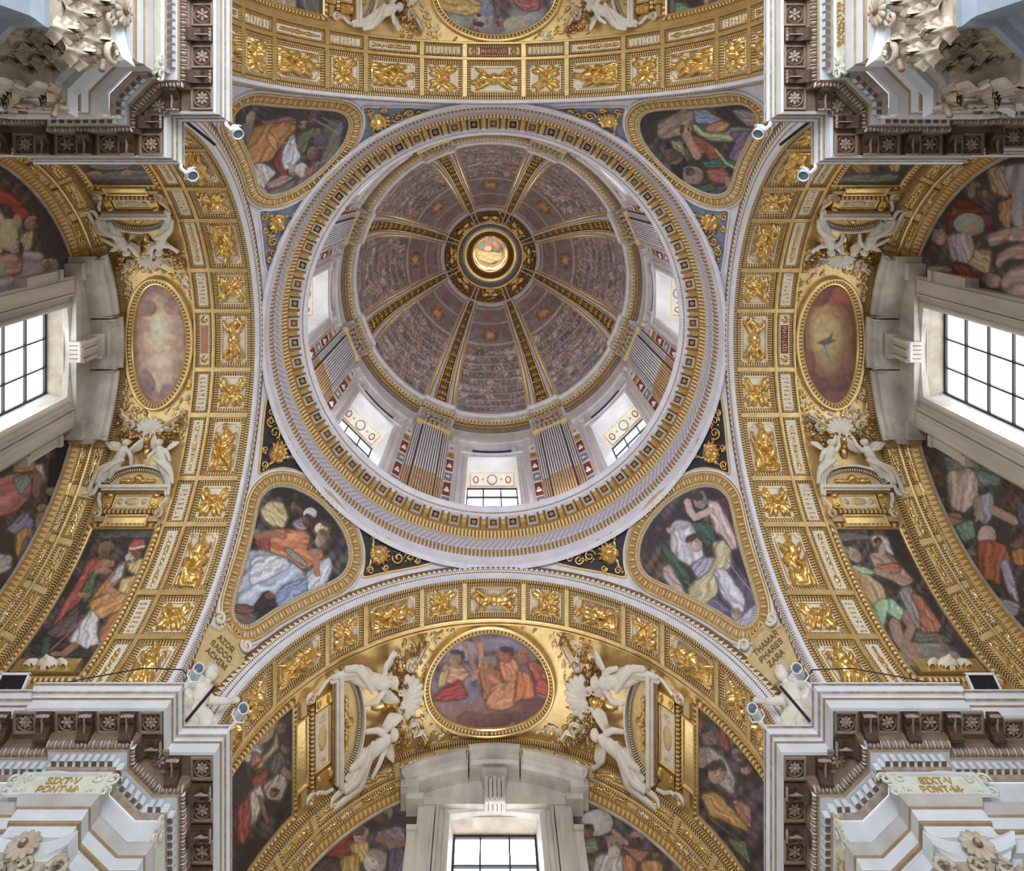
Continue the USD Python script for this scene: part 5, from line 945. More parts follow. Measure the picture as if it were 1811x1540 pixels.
        for s in (-1, 1):
            q = spiral((s * .56, 7.82), .15, 1.5, 24, .02, math.pi / 2, s); v, f = tube(np.stack([q[:, 0], .16 + .1 * np.linspace(0, 1, len(q)), q[:, 1]], -1), np.linspace(.045, .02, len(q)), 6); obj('volute', ((v @ R.T + np.r_[c0, 0]) * M, f), 'leaf_stone', ca, smooth=True)
            q = spiral((s * .14, 7.86), .1, 1.3, 18, .015, math.pi / 2, -s); v, f = tube(np.stack([q[:, 0], np.full(len(q), .16), q[:, 1]], -1), .026, 5); obj('small_volute', ((v @ R.T + np.r_[c0, 0]) * M, f), 'leaf_stone', ca, smooth=True)
            v, f = cat(*[ell((s * (.66 + .03 * k), .2 + .03 * k, 7.62 - .06 * k), (.035, .035, .035), None, 1) for k in range(5)]); obj('seed_string', ((v @ R.T + np.r_[c0, 0]) * M, f), 'taupe', ca, smooth=True)
        fw = rosette((0, .19, 8.08), (1, 0, 0), (0, 0, 1), (0, 1, 0), .19, 12, 1); fl2 = obj('abacus_flower', ((fw[0] @ R.T + np.r_[c0, 0]) * M, fw[1]), 'leaf_stone', ca, smooth=True); v, f = ell((0, .22, 8.08), (.05, .035, .055), None, 1); obj('flower_heart', ((v @ R.T + np.r_[c0, 0]) * M, f), 'brown_light', fl2, smooth=True)
    for c0, t, n in ((np.array([NX + .62 - .16, NY + .62 - .16 + .0]), unit(np.array([1.0, -1.0])), unit(np.array([-1.0, -1.0]))),):
        for row, z, offs in ((0, 6.9, (-.1, .12)), (1, 7.2, (-.16, .0, .17)), (2, 7.5, (-.1, .1))):
            for q, o_ in enumerate(offs): m = leaf(np.r_[c0 + .14 + t * o_, z], t, n, .17, .5, .1, q); obj('acanthus_leaf', (m[0] * M, m[1]), 'leaf_stone', ca, smooth=True)

# ---------------- spotlights, floodlights, rods and cables on the cornice ----------------
def can(name, label, pos, d, lens=True):
    d = unit(d); ref = np.array([0, 0, 1.0]) if abs(d[2]) < .9 else np.array([1.0, 0, 0]); x = unit(np.cross(ref, d)); y = np.cross(d, x); R = np.stack([x, y, d], 1); t = thing(name, label, 'spotlight', at=pos); p = np.asarray(pos, float)
    prof = .88 * np.array([(.0, -.13), (.05, -.13), (.075, -.1), (.082, .0), (.082, .1), (.09, .11), (.09, .14), (.075, .14), (.07, .115)]); V, f, uv = revolve(prof, 20); obj('housing', (V @ R.T + p, f), 'lamp_white', t, smooth=False)
    V, f, uv = revolve([(.0, .106), (.04, .11), (.063, .104)], 20); obj('lens', (V @ R.T + p, f), 'lamp_lens', t)
    yk = np.array([x * .1 + d * 0, x * .1 - d * .02 - np.array([0, 0, .1]), -np.array([0, 0, .17]), -x * .1 - np.array([0, 0, .1]), -x * .1]) + p; obj('yoke', tube(yk, .012, 5), 'lamp_white', t); hz = np.array([np.sign(p[0]), np.sign(p[1]), 0]) * .11; obj('bracket_arm', tube([p - [0, 0, .17], p - [0, 0, .19] + hz * .6, p + hz * 1.6 - [0, 0, .12 if p[2] > 9.95 else -.06]], .025, 6), 'lamp_white', t)
for nm, (sx, sy) in QUAD.items():
    dx = 0.1 if sy < 0 else 0
    top = sy < 0; dn = -.75 if top else -.35
    can('spotlight', f'white spotlight on the {nm} cornice corner, beside the {"top" if top else "bottom"} vault', (sx * (LX - .06), sy * (NY - (.12 if top else .05)), 10.02 if not top else 9.86), (-sx * .5, -sy * .45 if top else -.8, dn))
    can('spotlight', f'white spotlight on the {nm} cornice corner, beside the {"left" if sx < 0 else "right"} vault', (sx * (NX - .1), sy * (LY - (.12 if top else .02)), 10.02 if not top else 9.86), (-sx * .45, -sy * .3 if top else -.85, dn))
    a = np.array([sx * (NX + .02), sy * (NY + .02), 9.95]); b = a + np.array([-sx * .32, -sy * .32, .25]); rd = obj('iron_rod', tube([a, (a + b) / 2 + [0, 0, .01], b], .022, 6), 'iron', label=f'black iron rod leaning out of the notch of the {nm} cornice', cat='rod')
    if not top:
        pts = [np.array([sx * (NX - .05), sy * (LY + .02), 9.95]), np.array([sx * (NX + .15), sy * (LY + .02), 10.15]), np.array([sx * (NX + .75), sy * (LY + .05), 10.22]), np.array([sx * (NX + 1.5), sy * (LY + .08), 10.05]), np.array([sx * (NX + 2.0), sy * (LY + .1), 9.9])]
        P = np.array([[np.interp(t, np.linspace(0, 1, 5), [p[k] for p in pts]) for k in range(3)] for t in np.linspace(0, 1, 25)]); obj('cable', tube(P, .009, 5), 'iron', label=f'thin dark cable looping along the top of the {nm} cornice', cat='cable')
        t = thing('floodlight', f'flat black floodlight panel on top of the cornice, {nm} pier, far from the dome', 'floodlight', at=(sx * 6.9, sy * 3.78, 10.05)); c = np.array([sx * 6.9, sy * 3.78, 10.05]); R = trimesh.transformations.rotation_matrix(-sy * .9, [1, 0, 0])[:3, :3]
        obj('panel', box(c, (.36, .26, .02), R), 'panel_black', t); obj('rim', cat(*[box(c + R @ np.array(q), s_, R) for q, s_ in (((0, .14, 0), (.42, .03, .05)), ((0, -.14, 0), (.42, .03, .05)), ((.195, 0, 0), (.03, .28, .05)), ((-.195, 0, 0), (.03, .28, .05)))]), 'lamp_white', t); obj('stand', box(c - [0, 0, .13], (.05, .05, .14)), 'iron', t)
# ---------------- frescoes: colour lies on the painted surfaces vertex by vertex ----------------
class Brush:
    """Strokes listed in measured picture units: origin (ox, oy), scale k. E ellipse, P filled shape with drapery folds, L line."""
    def __init__(s, ox, oy, k): s.o, s.k, s.s = np.array([ox, oy], float), k, []
    def E(s, x, y, rx, ry, c, a=0.0): s.s.append(('e', x, y, rx, ry, a, hx(c))); return s
    def P(s, c, *xy): s.s.append(('p', np.array(xy, float).reshape(-1, 2), hx(c))); return s
    def L(s, c, w, *xy): s.s.append(('l', np.array(xy, float).reshape(-1, 2), w, hx(c))); return s
    def paint(s, uv, base, seed=0):
        q = (np.asarray(uv, float) - s.o) / s.k; x, y = q[:, 0], q[:, 1]; n = len(q); z = np.full(n, seed * 1.7)
        wob = meshkit.fbm(np.stack([x / 55, y / 55, z], -1), 3, seed) - .5; wob2 = meshkit.fbm(np.stack([x / 55, y / 55, z + 9], -1), 3, seed) - .5
        col = hx(base)[None] * (1 + .5 * wob[:, None])
        if s.k < .9:                           # half-lost drapery and faces in the dim background
            cl = meshkit.fbm(np.stack([x / 130, y / 130, z + 5], -1), 3, seed + 8); hu = meshkit.fbm(np.stack([x / 190, y / 190, z + 2], -1), 2, seed + 5)[:, None]; fo = .8 + .35 * np.sin((x + .6 * y) / 16 + 12 * cl) + .25 * np.sin((x - .8 * y) / 9 + 15 * cl); m = np.clip((cl - .47) * 9, 0, 1)[:, None] * .8
            tone = np.where(hu > .56, hx('6f5146')[None], np.where(hu > .5, hx('5d5a62')[None], np.where(hu > .44, hx('5f5a44')[None], hx('64505a')[None]))); col = col * (1 - m) + m * tone * np.clip(fo, .3, 1.5)[:, None]
        x, y = x + 16 * wob, y + 16 * wob2; soft = 3.0
        def segd(p, a, b): d = b - a; t = np.clip(((p - a) @ d) / max(d @ d, 1e-9), 0, 1); return np.linalg.norm(p - a - t[:, None] * d, axis=1)
        ctr = np.mean([st[1].mean(0) if st[0] != 'e' else st[1:3] for st in s.s], axis=0); up = (np.array([U0, V0]) - s.o) / s.k - ctr; up = up / np.linalg.norm(up); sd = np.array([-up[1], up[0]])
        for st in s.s:
            if st[0] == 'e':
                _, cx, cy, rx, ry, an, c = st; ca, sa = math.cos(an), math.sin(an); dx, dy = x - cx, y - cy; e1, e2 = (dx * ca + dy * sa) / rx, (-dx * sa + dy * ca) / ry; r = np.hypot(e1, e2)
                al = np.clip((1 - r) * min(rx, ry) / soft + .5, 0, 1); sh = 1.08 - .28 * np.clip(dx / rx * .5 + dy / ry * .45, -1, 1) - .2 * np.clip(r, 0, 1) ** 2
                if .68 < rx / ry < 1.4 and min(rx, ry) >= 20 and c[0] > c[1] * 1.15 > c[2] * 1.2 and s.k < .9:   # a head: hair, brows, eyes, nose and mouth
                    col = col * (1 - al[:, None]) + al[:, None] * c[None] * np.clip(sh, .35, 1.6)[:, None]; R_ = (rx + ry) / 2; a_, b_ = (dx * up[0] + dy * up[1]) / R_, (dx * sd[0] + dy * sd[1]) / R_; tn = .18 * math.sin(cx * 7 + cy)
                    def dab(ca_, cb_, ra, rb, cc, k_): 
                        nonlocal col; m = np.clip((1 - np.hypot((a_ - ca_) / ra, (b_ - cb_) / rb)) * 3, 0, 1) * k_; col = col * (1 - m[:, None]) + m[:, None] * cc
                    hr = (hx('4a3526'), hx('6b5238'), hx('8a7a6c'), hx('3a2a22'))[int(cx + cy) % 4]
                    dab(.0, tn + .55, .8, .45, c * .6, .7); dab(.78, -.0, .55, 1.0, hr, .95); dab(.5, .85, .8, .32, hr, .85); dab(.12, tn - .34, .1, .2, c * .3, .9); dab(.12, tn + .3, .1, .18, c * .3, .9); dab(.28, tn, .05, .55, c * .5, .5); dab(-.12, tn - .06, .3, .09, c * 1.35, .7); dab(-.26, tn, .07, .16, c * .45, .7); dab(-.48, tn, .06, .2, c * np.array([.75, .4, .4]), .8)
                    if int(cx) % 3 == 0: dab(-.78, tn, .38, .5, hr * 1.1, .9)
                    continue
            elif st[0] == 'p':
                _, P, c = st
                for _ in range(1): P = np.stack([.87 * P + .13 * np.roll(P, -1, 0), .13 * P + .87 * np.roll(P, -1, 0)], 1).reshape(-1, 2)
                lo, hi = P.min(0) - 40, P.max(0) + 40; m = (x > lo[0]) & (x < hi[0]) & (y > lo[1]) & (y < hi[1]); al = np.zeros(n); sh = np.ones(n)
                if m.any():
                    pt = np.stack([x[m], y[m]], -1); d = np.min([segd(pt, a, b) for a, b in zip(P, np.roll(P, -1, 0))], axis=0); ins = contains_xy(Polygon(P).buffer(0), pt[:, 0], pt[:, 1]); al[m] = np.clip(np.where(ins, d, -d) / soft + .5, 0, 1); hal = np.zeros(n); hal[m] = np.where(ins, 1, np.clip(1.2 - d / 13, 0, 1)) * (.85 if s.k < .9 else 0); col = col * (1 - hal[:, None]) + hal[:, None] * (c * .33 + .006)[None]
                    cc = P.mean(0); ev = np.linalg.eigh(np.cov((P - cc).T))[1]; w = (pt - cc) @ ev[:, 0]; l_ = (pt - cc) @ ev[:, 1]; size = max(20, math.sqrt(Polygon(P).buffer(0).area)); nz = meshkit.fbm(np.stack([pt[:, 0] / size * 2, pt[:, 1] / size * 2, np.full(len(pt), seed + len(P))], -1), 3)
                    fold = np.sin(w / size * 17 + l_ / size * 3 + nz * 9); sh[m] = 1.06 + .2 * fold + .17 * np.sign(np.sin(w / size * 31 + nz * 13)) * np.abs(np.sin(w / size * 31 + nz * 13)) ** .5 - .3 * np.clip(w / size, -.6, .6) - .3 * np.exp(-np.where(ins, d, 0) / (size * .035 + 2))
            else:
                _, P, wd, c = st; pt = np.stack([x, y], -1); d = np.min([segd(pt, a, b) for a, b in zip(P[:-1], P[1:])], axis=0); al = np.clip((wd / 2 - d) / soft + .5, 0, 1); sh = 1.05 - .3 * (d / (wd / 2 + 1)) ** 2
            col = col * (1 - al[:, None]) + al[:, None] * c[None] * np.clip(sh, .35, 1.6)[:, None]
        fine = meshkit.fbm(np.stack([x / 11, y / 11, z], -1), 3, seed + 3) - .5; g_ = col.mean(1, keepdims=True); col = (g_ + (col - g_) * .76) * (1 + .7 * fine[:, None]) * .97 + .006
        return np.clip(col * GAIN, .004, .9)
GAIN = 1.22
def projpx(V): V = np.asarray(V, float); return np.stack([U0 + F * (V[:, 0] - CX) / V[:, 2], V0 + F * (V[:, 1] - CY) / V[:, 2]], -1)
def painting(parent, V, f, brush, base, seed=0, nm='painting'): return obj(nm, (V, f), 'paint', parent, col=brush.paint(projpx(V), base, seed), smooth=False)
def E_(s): return s
BL = Brush(320, 900, .25974)
BL.P('6d5a55', 355, 640, 480, 690, 520, 750, 440, 810, 360, 740).P('c2aa74', 545, 0, 600, -50, 690, -40, 725, 50, 700, 130, 620, 110, 560, 60).E(520, 170, 24, 34, '6d7d5a').E(785, -10, 38, 50, '7a5240').E(785, 20, 30, 30, '4a3830').P('8a7d8a', 760, 90, 830, 60, 860, 130, 800, 150)
BL.E(880, 30, 46, 40, 'b9b4b6').E(858, 78, 36, 38, '6a4c40').P('c9733f', 560, 150, 700, 140, 850, 150, 880, 190, 850, 290, 950, 265, 965, 330, 840, 412, 740, 340, 640, 300, 540, 275, 510, 220).P('95422c', 520, 195, 605, 165, 600, 300, 530, 280).E(760, 195, 80, 32, 'd98a52').P('8f8a7c', 700, 270, 740, 265, 860, 370, 850, 395, 740, 320)
BL.P('a9b0c2', 470, 290, 560, 280, 700, 330, 830, 420, 860, 540, 700, 600, 560, 570, 500, 665, 430, 640, 370, 650, 390, 560, 430, 430).P('c6c6cf', 480, 330, 640, 310, 760, 380, 600, 470, 470, 520).P('7d8cb0', 640, 600, 700, 520, 850, 470, 870, 550, 740, 640, 650, 655).P('b9bac6', 850, 450, 960, 350, 1015, 330, 1025, 400, 990, 500, 870, 560)
BL.P('3a2f2c', 560, 575, 600, 560, 660, 655, 530, 690, 500, 660).E(965, 135, 56, 44, 'cbbda2').E(955, 190, 38, 50, 'a2704f').E(940, 222, 28, 34, 'a89078').L('a06b4c', 46, 700, 190, 600, 165, 520, 190).E(905, 300, 46, 32, 'a87050').L('ad7553', 44, 920, 330, 930, 440).P('7f4d3b', 370, 655, 440, 655, 500, 690, 440, 712, 380, 695).E(605, 592, 36, 22, '7a4a38')
TL = Brush(320, 200, .25974)
TL.P('6a6462', 1000, 40, 1115, 60, 1060, 330, 900, 480, 560, 600, 520, 560, 860, 420).P('6d6466', 340, 100, 500, 40, 500, 170, 440, 330, 380, 260).P('8a5a5e', 540, 60, 700, 20, 795, 40, 770, 120, 640, 110).P('b57a34', 500, 90, 700, 60, 785, 90, 690, 200, 610, 330, 520, 330, 465, 410, 450, 370, 440, 260, 480, 150).P('d19a4c', 590, 130, 650, 180, 650, 260, 600, 200)
TL.P('8a2f2c', 620, 330, 690, 240, 720, 400, 690, 440).P('b9b0ac', 500, 345, 560, 340, 645, 405, 590, 460, 550, 555, 465, 420).P('b0a5a2', 465, 420, 550, 555, 600, 540, 480, 470).P('a2827c', 580, 480, 700, 420, 765, 440, 680, 500, 600, 512).P('b9bcc6', 690, 330, 700, 240, 760, 140, 805, 220, 815, 300, 740, 375, 700, 380).E(775, 390, 44, 44, 'a98c80').E(822, 385, 44, 48, 'c0b8b4').P('a35f47', 850, 370, 905, 360, 885, 420, 845, 412)
TL.P('626846', 780, 170, 850, 110, 940, 95, 955, 135, 870, 180, 835, 285, 790, 230).E(950, 185, 52, 46, '5d4e62').E(905, 275, 48, 46, '80604c').E(840, 80, 36, 30, 'a37c6e').L('8d8a88', 9, 900, 40, 1060, 130).L('7d7a78', 7, 960, 30, 1070, 90).L('b98a50', 8, 650, 190, 800, 225).E(470, 30, 30, 50, '9a8468', .4)
TR = Brush(1180, 200, .25974)
TR.P('8f7a66', -60, 60, 100, -20, 180, -20, 172, 130, -60, 180).P('8d7f7a', 430, -20, 660, -20, 660, 70, 560, 95).P('7f8ca6', 180, -20, 270, -20, 430, 90, 300, 75, 200, 65).P('b77a52', 260, 95, 360, 55, 430, 75, 380, 130, 280, 135).P('7d8a72', 160, 60, 260, 135, 400, 130, 450, 95, 640, 115, 610, 175, 400, 195, 250, 185, 180, 115).L('b8b26e', 24, 190, 90, 250, 150, 360, 158, 440, 172)
TR.P('7d6484', 430, 130, 640, 130, 640, 185, 520, 245, 485, 365, 420, 300, 470, 200).P('8f4d35', 170, 150, 250, 170, 390, 290, 300, 335, 260, 260, 200, 325, 150, 220).P('232428', -20, 200, 60, 220, 120, 330, 150, 480, 60, 420).P('7f8c5c', 20, 190, 90, 190, 125, 290, 60, 262).L('ad806a', 58, 120, 120, 150, 190, 205, 290).E(120, 112, 28, 34, 'b88b75').E(48, 300, 56, 50, '80604e').E(35, 290, 46, 40, '5f4436')
TR.P('40625a', 240, 330, 400, 305, 505, 360, 380, 375, 260, 372).L('aaa45c', 16, 330, 250, 400, 340, 475, 385).E(185, 425, 62, 60, '97796e').E(160, 400, 30, 30, '6a5248').P('99563f', 270, 390, 380, 370, 445, 450, 385, 475, 290, 455).P('5a4f50', 240, 480, 440, 500, 445, 600, 330, 585, 190, 535).E(420, 490, 20, 58, 'a37766', -.4).P('4a5a42', 180, 500, 300, 480, 340, 520, 240, 540)
BR = Brush(1180, 900, .25974)
BR.P('5c5268', 420, 300, 600, 560, 610, 660, 430, 800, 300, 700).P('a6a2b4', 430, 795, 615, 640, 645, 720, 600, 810, 520, 870).P('5f3646', 320, -70, 410, -80, 440, 10, 400, 70).P('42594c', -30, 220, 60, 330, 150, 450, 165, 565, 60, 430, -30, 340).P('3f5a50', 150, 100, 240, 85, 315, 120, 325, 220, 260, 265, 200, 170).P('bdb8be', 30, 110, 80, 75, 150, 88, 175, 130, 205, 180, 245, 300, 235, 365, 160, 385, 80, 345, 25, 270)
BR.E(185, 235, 50, 62, 'c2a29a', -.4).E(28, 132, 32, 42, 'b08f86').E(90, 110, 60, 32, 'a5a0a4').P('9a94a8', 160, 385, 250, 330, 335, 335, 280, 445, 215, 485).P('6d6080', 200, 620, 340, 590, 425, 680, 445, 795, 340, 755, 240, 685).P('b8ab80', 145, 540, 200, 480, 300, 420, 330, 330, 310, 230, 385, 212, 435, 270, 425, 400, 340, 440, 345, 575, 250, 645, 180, 645, 150, 600).P('b9b5c3', 320, 420, 390, 400, 525, 600, 525, 685, 480, 725, 430, 645, 360, 560)
BR.P('c9a6a3', 280, -60, 345, -45, 405, 60, 455, 180, 475, 265, 440, 275, 385, 185, 330, 150, 290, 30).L('c4a19b', 46, 290, 10, 190, 60, 150, 5, 135, -50).E(225, -55, 48, 48, 'a07d74').E(205, -85, 44, 28, '4f3a36').P('b39590', -30, 400, 20, 380, 55, 440, 125, 580, 100, 605, -20, 480).E(470, 720, 32, 42, 'ad8b82').L('8d7c84', 8, 400, 340, 600, 600)
BRUSH = {'bottom left': (BL, '322c2b'), 'top left': (TL, '3f3839'), 'top right': (TR, '343132'), 'bottom right': (BR, '3f383d')}
for i, (nm, (fr, P)) in enumerate(PEND.items()):
    c = sph(P.mean(0)[None])[0]; t = np.linspace(1.0, .0, 78); R_ = resample(P, 300); V = sph((c + (R_ - c)[None] * t[:, None, None]).reshape(-1, 3), .006); b, base = BRUSH[nm]; painting(fr, V, grid_faces(78, 300, False, True), b, base, i + 1)
# tall narrow frescoes on the vaults
PB = {}
b = PB['L', 1] = Brush(0, 900, .254)
b.P('5a5450', 690, 150, 1120, 150, 1100, 200, 680, 205).P('3f3c3b', 200, 1010, 300, 880, 700, 1000, 700, 1040).P('b5544a', 600, 370, 680, 330, 805, 360, 750, 420, 640, 455, 560, 640, 420, 760, 380, 885, 355, 830, 430, 680, 540, 520).P('6a5458', 430, 760, 560, 670, 520, 850, 370, 900, 320, 860).P('5f7048', 640, 440, 685, 430, 622, 620, 590, 655, 560, 580)
b.P('c27a34', 830, 380, 880, 360, 845, 480, 765, 560, 640, 665, 600, 690, 680, 560, 760, 470).P('b06a34', 1000, 480, 1012, 560, 860, 860, 765, 960, 705, 1005, 690, 850, 760, 760, 900, 620).P('c98a3c', 620, 640, 770, 560, 930, 560, 840, 700, 700, 762, 640, 720).P('b9b2b4', 760, 500, 830, 390, 862, 370, 845, 470, 780, 520).P('d9b470', 880, 370, 1000, 340, 1032, 420, 1002, 560, 900, 602, 820, 560, 850, 490, 960, 460, 900, 430)
b.P('c6c1bc', 480, 920, 560, 790, 640, 700, 685, 760, 670, 860, 692, 950, 600, 972, 560, 940).E(730, 290, 45, 55, '96694f').E(745, 258, 52, 34, '8a7048').E(718, 335, 34, 42, '735a48').E(735, 380, 56, 30, 'ad785c').E(715, 432, 60, 25, 'ad785c').E(940, 300, 48, 55, 'ad7c62').P('bb5342', 898, 262, 930, 213, 1002, 215, 1006, 262, 990, 278, 908, 292).L('dacbbb', 14, 903, 278, 1002, 262).E(915, 338, 44, 34, 'b8a48e')
b.E(765, 570, 52, 24, 'b58662').E(580, 600, 52, 18, 'ad7c5a').L('9f6e52', 45, 520, 945, 440, 1005).E(395, 1008, 55, 15, '946450').P('4a5a40', 310, 880, 362, 890, 340, 1012, 280, 1012).P('5a4650', 620, 960, 692, 950, 650, 1025).L('b0603a', 9, 560, 780, 350, 990)
b = PB['R', 1] = Brush(1340, 900, .26)
b.P('6f6660', 480, 165, 700, 165, 800, 205, 505, 218).P('857f72', 1060, 900, 1260, 900, 1360, 980, 1430, 1060, 1000, 1065, 950, 980).P('6d665c', 1080, 820, 1250, 850, 1330, 905, 1060, 905).P('8f8a84', 960, 560, 1040, 520, 1110, 700, 1112, 825, 1060, 790, 990, 650).P('b5704e', 1050, 570, 1120, 600, 1245, 790, 1232, 835, 1110, 835, 1100, 700).P('b58f74', 760, 310, 830, 290, 912, 320, 1000, 420, 1062, 490, 1000, 535, 900, 480, 800, 400).P('bf7050', 800, 380, 960, 368, 972, 430, 880, 434)
b.P('c9c1ad', 768, 190, 830, 172, 882, 210, 922, 315, 880, 290, 840, 230, 790, 252).E(818, 226, 27, 35, '90694f').E(848, 278, 24, 46, 'aba090').L('ae8f76', 40, 800, 420, 930, 470, 1010, 492).P('8f9c8c', 515, 250, 570, 238, 622, 290, 580, 345, 540, 335).P('ad9d84', 608, 258, 672, 268, 694, 302, 640, 312, 652, 352, 620, 335).E(676, 326, 27, 38, 'ba937d').P('7d9c7c', 660, 560, 760, 660, 820, 800, 900, 950, 945, 1055, 860, 950, 740, 740)
b.P('b89764', 640, 400, 740, 440, 862, 540, 872, 600, 820, 692, 760, 640, 720, 560, 640, 440).P('a4b591', 608, 383, 700, 388, 795, 430, 760, 452, 650, 412).E(665, 505, 42, 72, 'ad846e', .2).L('a57e69', 78, 930, 780, 960, 880, 1055, 1000).L('9f7865', 62, 1000, 720, 1050, 800, 1010, 900, 1055, 970).E(1085, 1040, 42, 15, 'a57e69').L('8f6852', 30, 1220, 860, 1285, 960)
b.P('94b38e', 830, 620, 900, 608, 995, 680, 972, 762, 880, 702, 852, 800, 905, 960, 1015, 1042, 940, 1052, 840, 900, 760, 760, 700, 680, 760, 700)
PB['L', -1] = Brush(0, 250, .254).P('77736c', 560, 205, 1100, 205, 1085, 270, 640, 275).E(660, 225, 50, 18, 'b38d62').E(890, 220, 50, 20, 'b38d62').P('8a7a8a', 600, 60, 900, 60, 920, 190, 640, 200)
PB['R', -1] = Brush(1340, 250, .26).P('7a766c', 560, 232, 970, 220, 925, 275, 535, 275).P('b07a40', 600, 60, 780, 60, 760, 215, 660, 212).P('c4a054', 880, 100, 985, 100, 955, 205, 900, 200)
b = PB['B', -1] = Brush(400, 980, .3636)
b.P('4f463f', 318, 600, 362, 600, 362, 1175, 318, 1175).E(285, 700, 27, 36, '76523f').E(268, 832, 30, 34, '86644e').E(290, 942, 26, 30, '805c47').E(302, 1062, 30, 36, '917866').P('a58b68', 80, 880, 160, 820, 232, 755, 254, 792, 212, 900, 120, 965).P('ad9266', 140, 1042, 230, 930, 246, 850, 250, 940, 170, 1032).P('bdb4a8', 68, 930, 130, 908, 174, 950, 162, 1002, 88, 1004).P('a86f5e', 130, 960, 182, 1000, 120, 1035)
b.P('685e55', 200, 1032, 260, 950, 294, 1000, 240, 1074).P('97442f', 118, 1092, 202, 1042, 192, 1112, 140, 1134).P('ab9a82', 180, 1122, 262, 1068, 294, 1100, 262, 1204, 200, 1182).P('c0b1a2', 100, 1202, 160, 1118, 184, 1180, 150, 1284, 108, 1334).P('a34437', 60, 1232, 110, 1178, 122, 1300, 90, 1405, 60, 1400).L('906850', 22, 160, 1180, 202, 1300).E(232, 1160, 20, 24, '86644e').E(120, 870, 20, 24, '7a5a46')
b = PB['B', 1] = Brush(900, 980, .3636)
b.P('312a27', 846, 640, 887, 680, 887, 1190, 846, 1190)
for i, (x, y) in enumerate([(910, 742), (942, 822), (908, 862), (985, 762), (1058, 802), (1020, 902), (1098, 902), (1140, 932), (1150, 1042), (900, 972), (1120, 1212), (965, 900), (1060, 880), (1110, 980)]): b.E(x, y, 25, 29, ('936a56', '7d5846', 'a9846c')[i % 3], .3)
b.P('a59b90', 958, 930, 1040, 980, 1104, 1100, 1092, 1175, 1030, 1124, 968, 1032).P('97443b', 1018, 800, 1052, 850, 1074, 962, 1030, 942).E(1010, 1062, 44, 50, 'b08c75').E(930, 992, 38, 46, 'b0907a').P('6b7b5c', 958, 1230, 1000, 1290, 1082, 1372, 980, 1290).P('c89648', 938, 1170, 1012, 1158, 1062, 1220, 1152, 1300, 1164, 1345, 1080, 1314, 980, 1264).E(905, 1122, 25, 32, '826050').P('73836a', 1060, 1380, 1152, 1400, 1180, 1510, 1110, 1445).P('ad7660', 1088, 1190, 1175, 1230, 1178, 1335, 1110, 1262).P('8a4f40', 900, 760, 930, 780, 950, 850, 915, 840).P('7a6458', 930, 880, 990, 850, 1020, 920, 960, 930)
PB['T', -1] = Brush(400, 0, .2871).P('6e6a62', 430, -60, 575, -60, 575, 170, 480, 145).P('ad813f', 10, -60, 160, -60, 172, 62, 90, 42).P('ad997d', 208, 92, 260, -60, 425, -60, 424, 122, 350, 142, 300, 112).P('979298', 230, 82, 332, 70, 334, 122, 260, 124).L('5a4a3a', 7, 260, 60, 462, 102).E(200, 60, 36, 26, '96705a')
PB['T', 1] = Brush(900, 0, .2761).P('6a6054', 1028, -60, 1066, -60, 1066, 145, 1028, 145).P('73906e', 1068, 30, 1100, 15, 1245, 92, 1100, 132, 1068, 145).P('bb7b4e', 1236, -60, 1292, -60, 1262, 75).P('b88f7e', 1320, -60, 1425, -60, 1384, 42, 1340, 20).P('70704a', 1400, -40, 1560, -60, 1600, 20, 1450, 60)
for side, A in ARMS.items():
    for sg in (-1, 1):
        arm, hp, q0, q1 = A['panel'][sg]; n1, n2 = 88, 156; p, q = np.meshgrid(np.linspace(-hp, hp, n1), np.linspace(q0, q1, n2), indexing='ij'); V = arm(np.stack([p, q, 0 * p + .006], -1).reshape(-1, 3))
        b = PB[side, sg]; painting(A['pfr'][sg], V, grid_faces(n1, n2), b, {'L': '3b3634' if sg > 0 else '65625d', 'R': '433b35' if sg > 0 else '544f48', 'B': '41362f', 'T': '57524b' if sg < 0 else '3a3734'}[side], 3)
# ovals
OB = {'L': (Brush(0, 0, 1.0).E(287, 605, 46, 92, 'b8907f').E(286, 608, 40, 82, 'd0a68c').E(284, 602, 29, 62, 'e4c09c').E(287, 642, 22, 50, 'e2bd9f').E(284, 590, 17, 38, 'ecd0a6').E(262, 548, 20, 14, 'b08478').E(310, 545, 18, 12, 'b58a7a').E(300, 690, 18, 14, '9c7a80').E(262, 670, 14, 20, 'a27d80'), 'a67f7c'),
      'R': (Brush(0, 0, 1.0).E(1466, 600, 44, 76, 'a06a44').E(1466, 597, 36, 60, 'b3884e').E(1465, 596, 28, 44, 'bfa160').E(1447, 524, 22, 16, '94503e').E(1492, 522, 20, 18, 'a8523f').E(1428, 640, 12, 22, '8a5040').E(1478, 676, 22, 16, '7d4a40').E(1450, 680, 18, 14, '74443c').E(1500, 640, 12, 22, '8f5c44').P('9a9088', 1453, 607, 1463, 603, 1469, 640, 1460, 632).P('6b645f', 1441, 605, 1455, 601, 1466, 597, 1474, 588, 1470, 601, 1480, 603, 1471, 609, 1455, 611), '7c4c42')}
b = Brush(400, 980, .3636); OB['B'] = (b, '8d7d90')
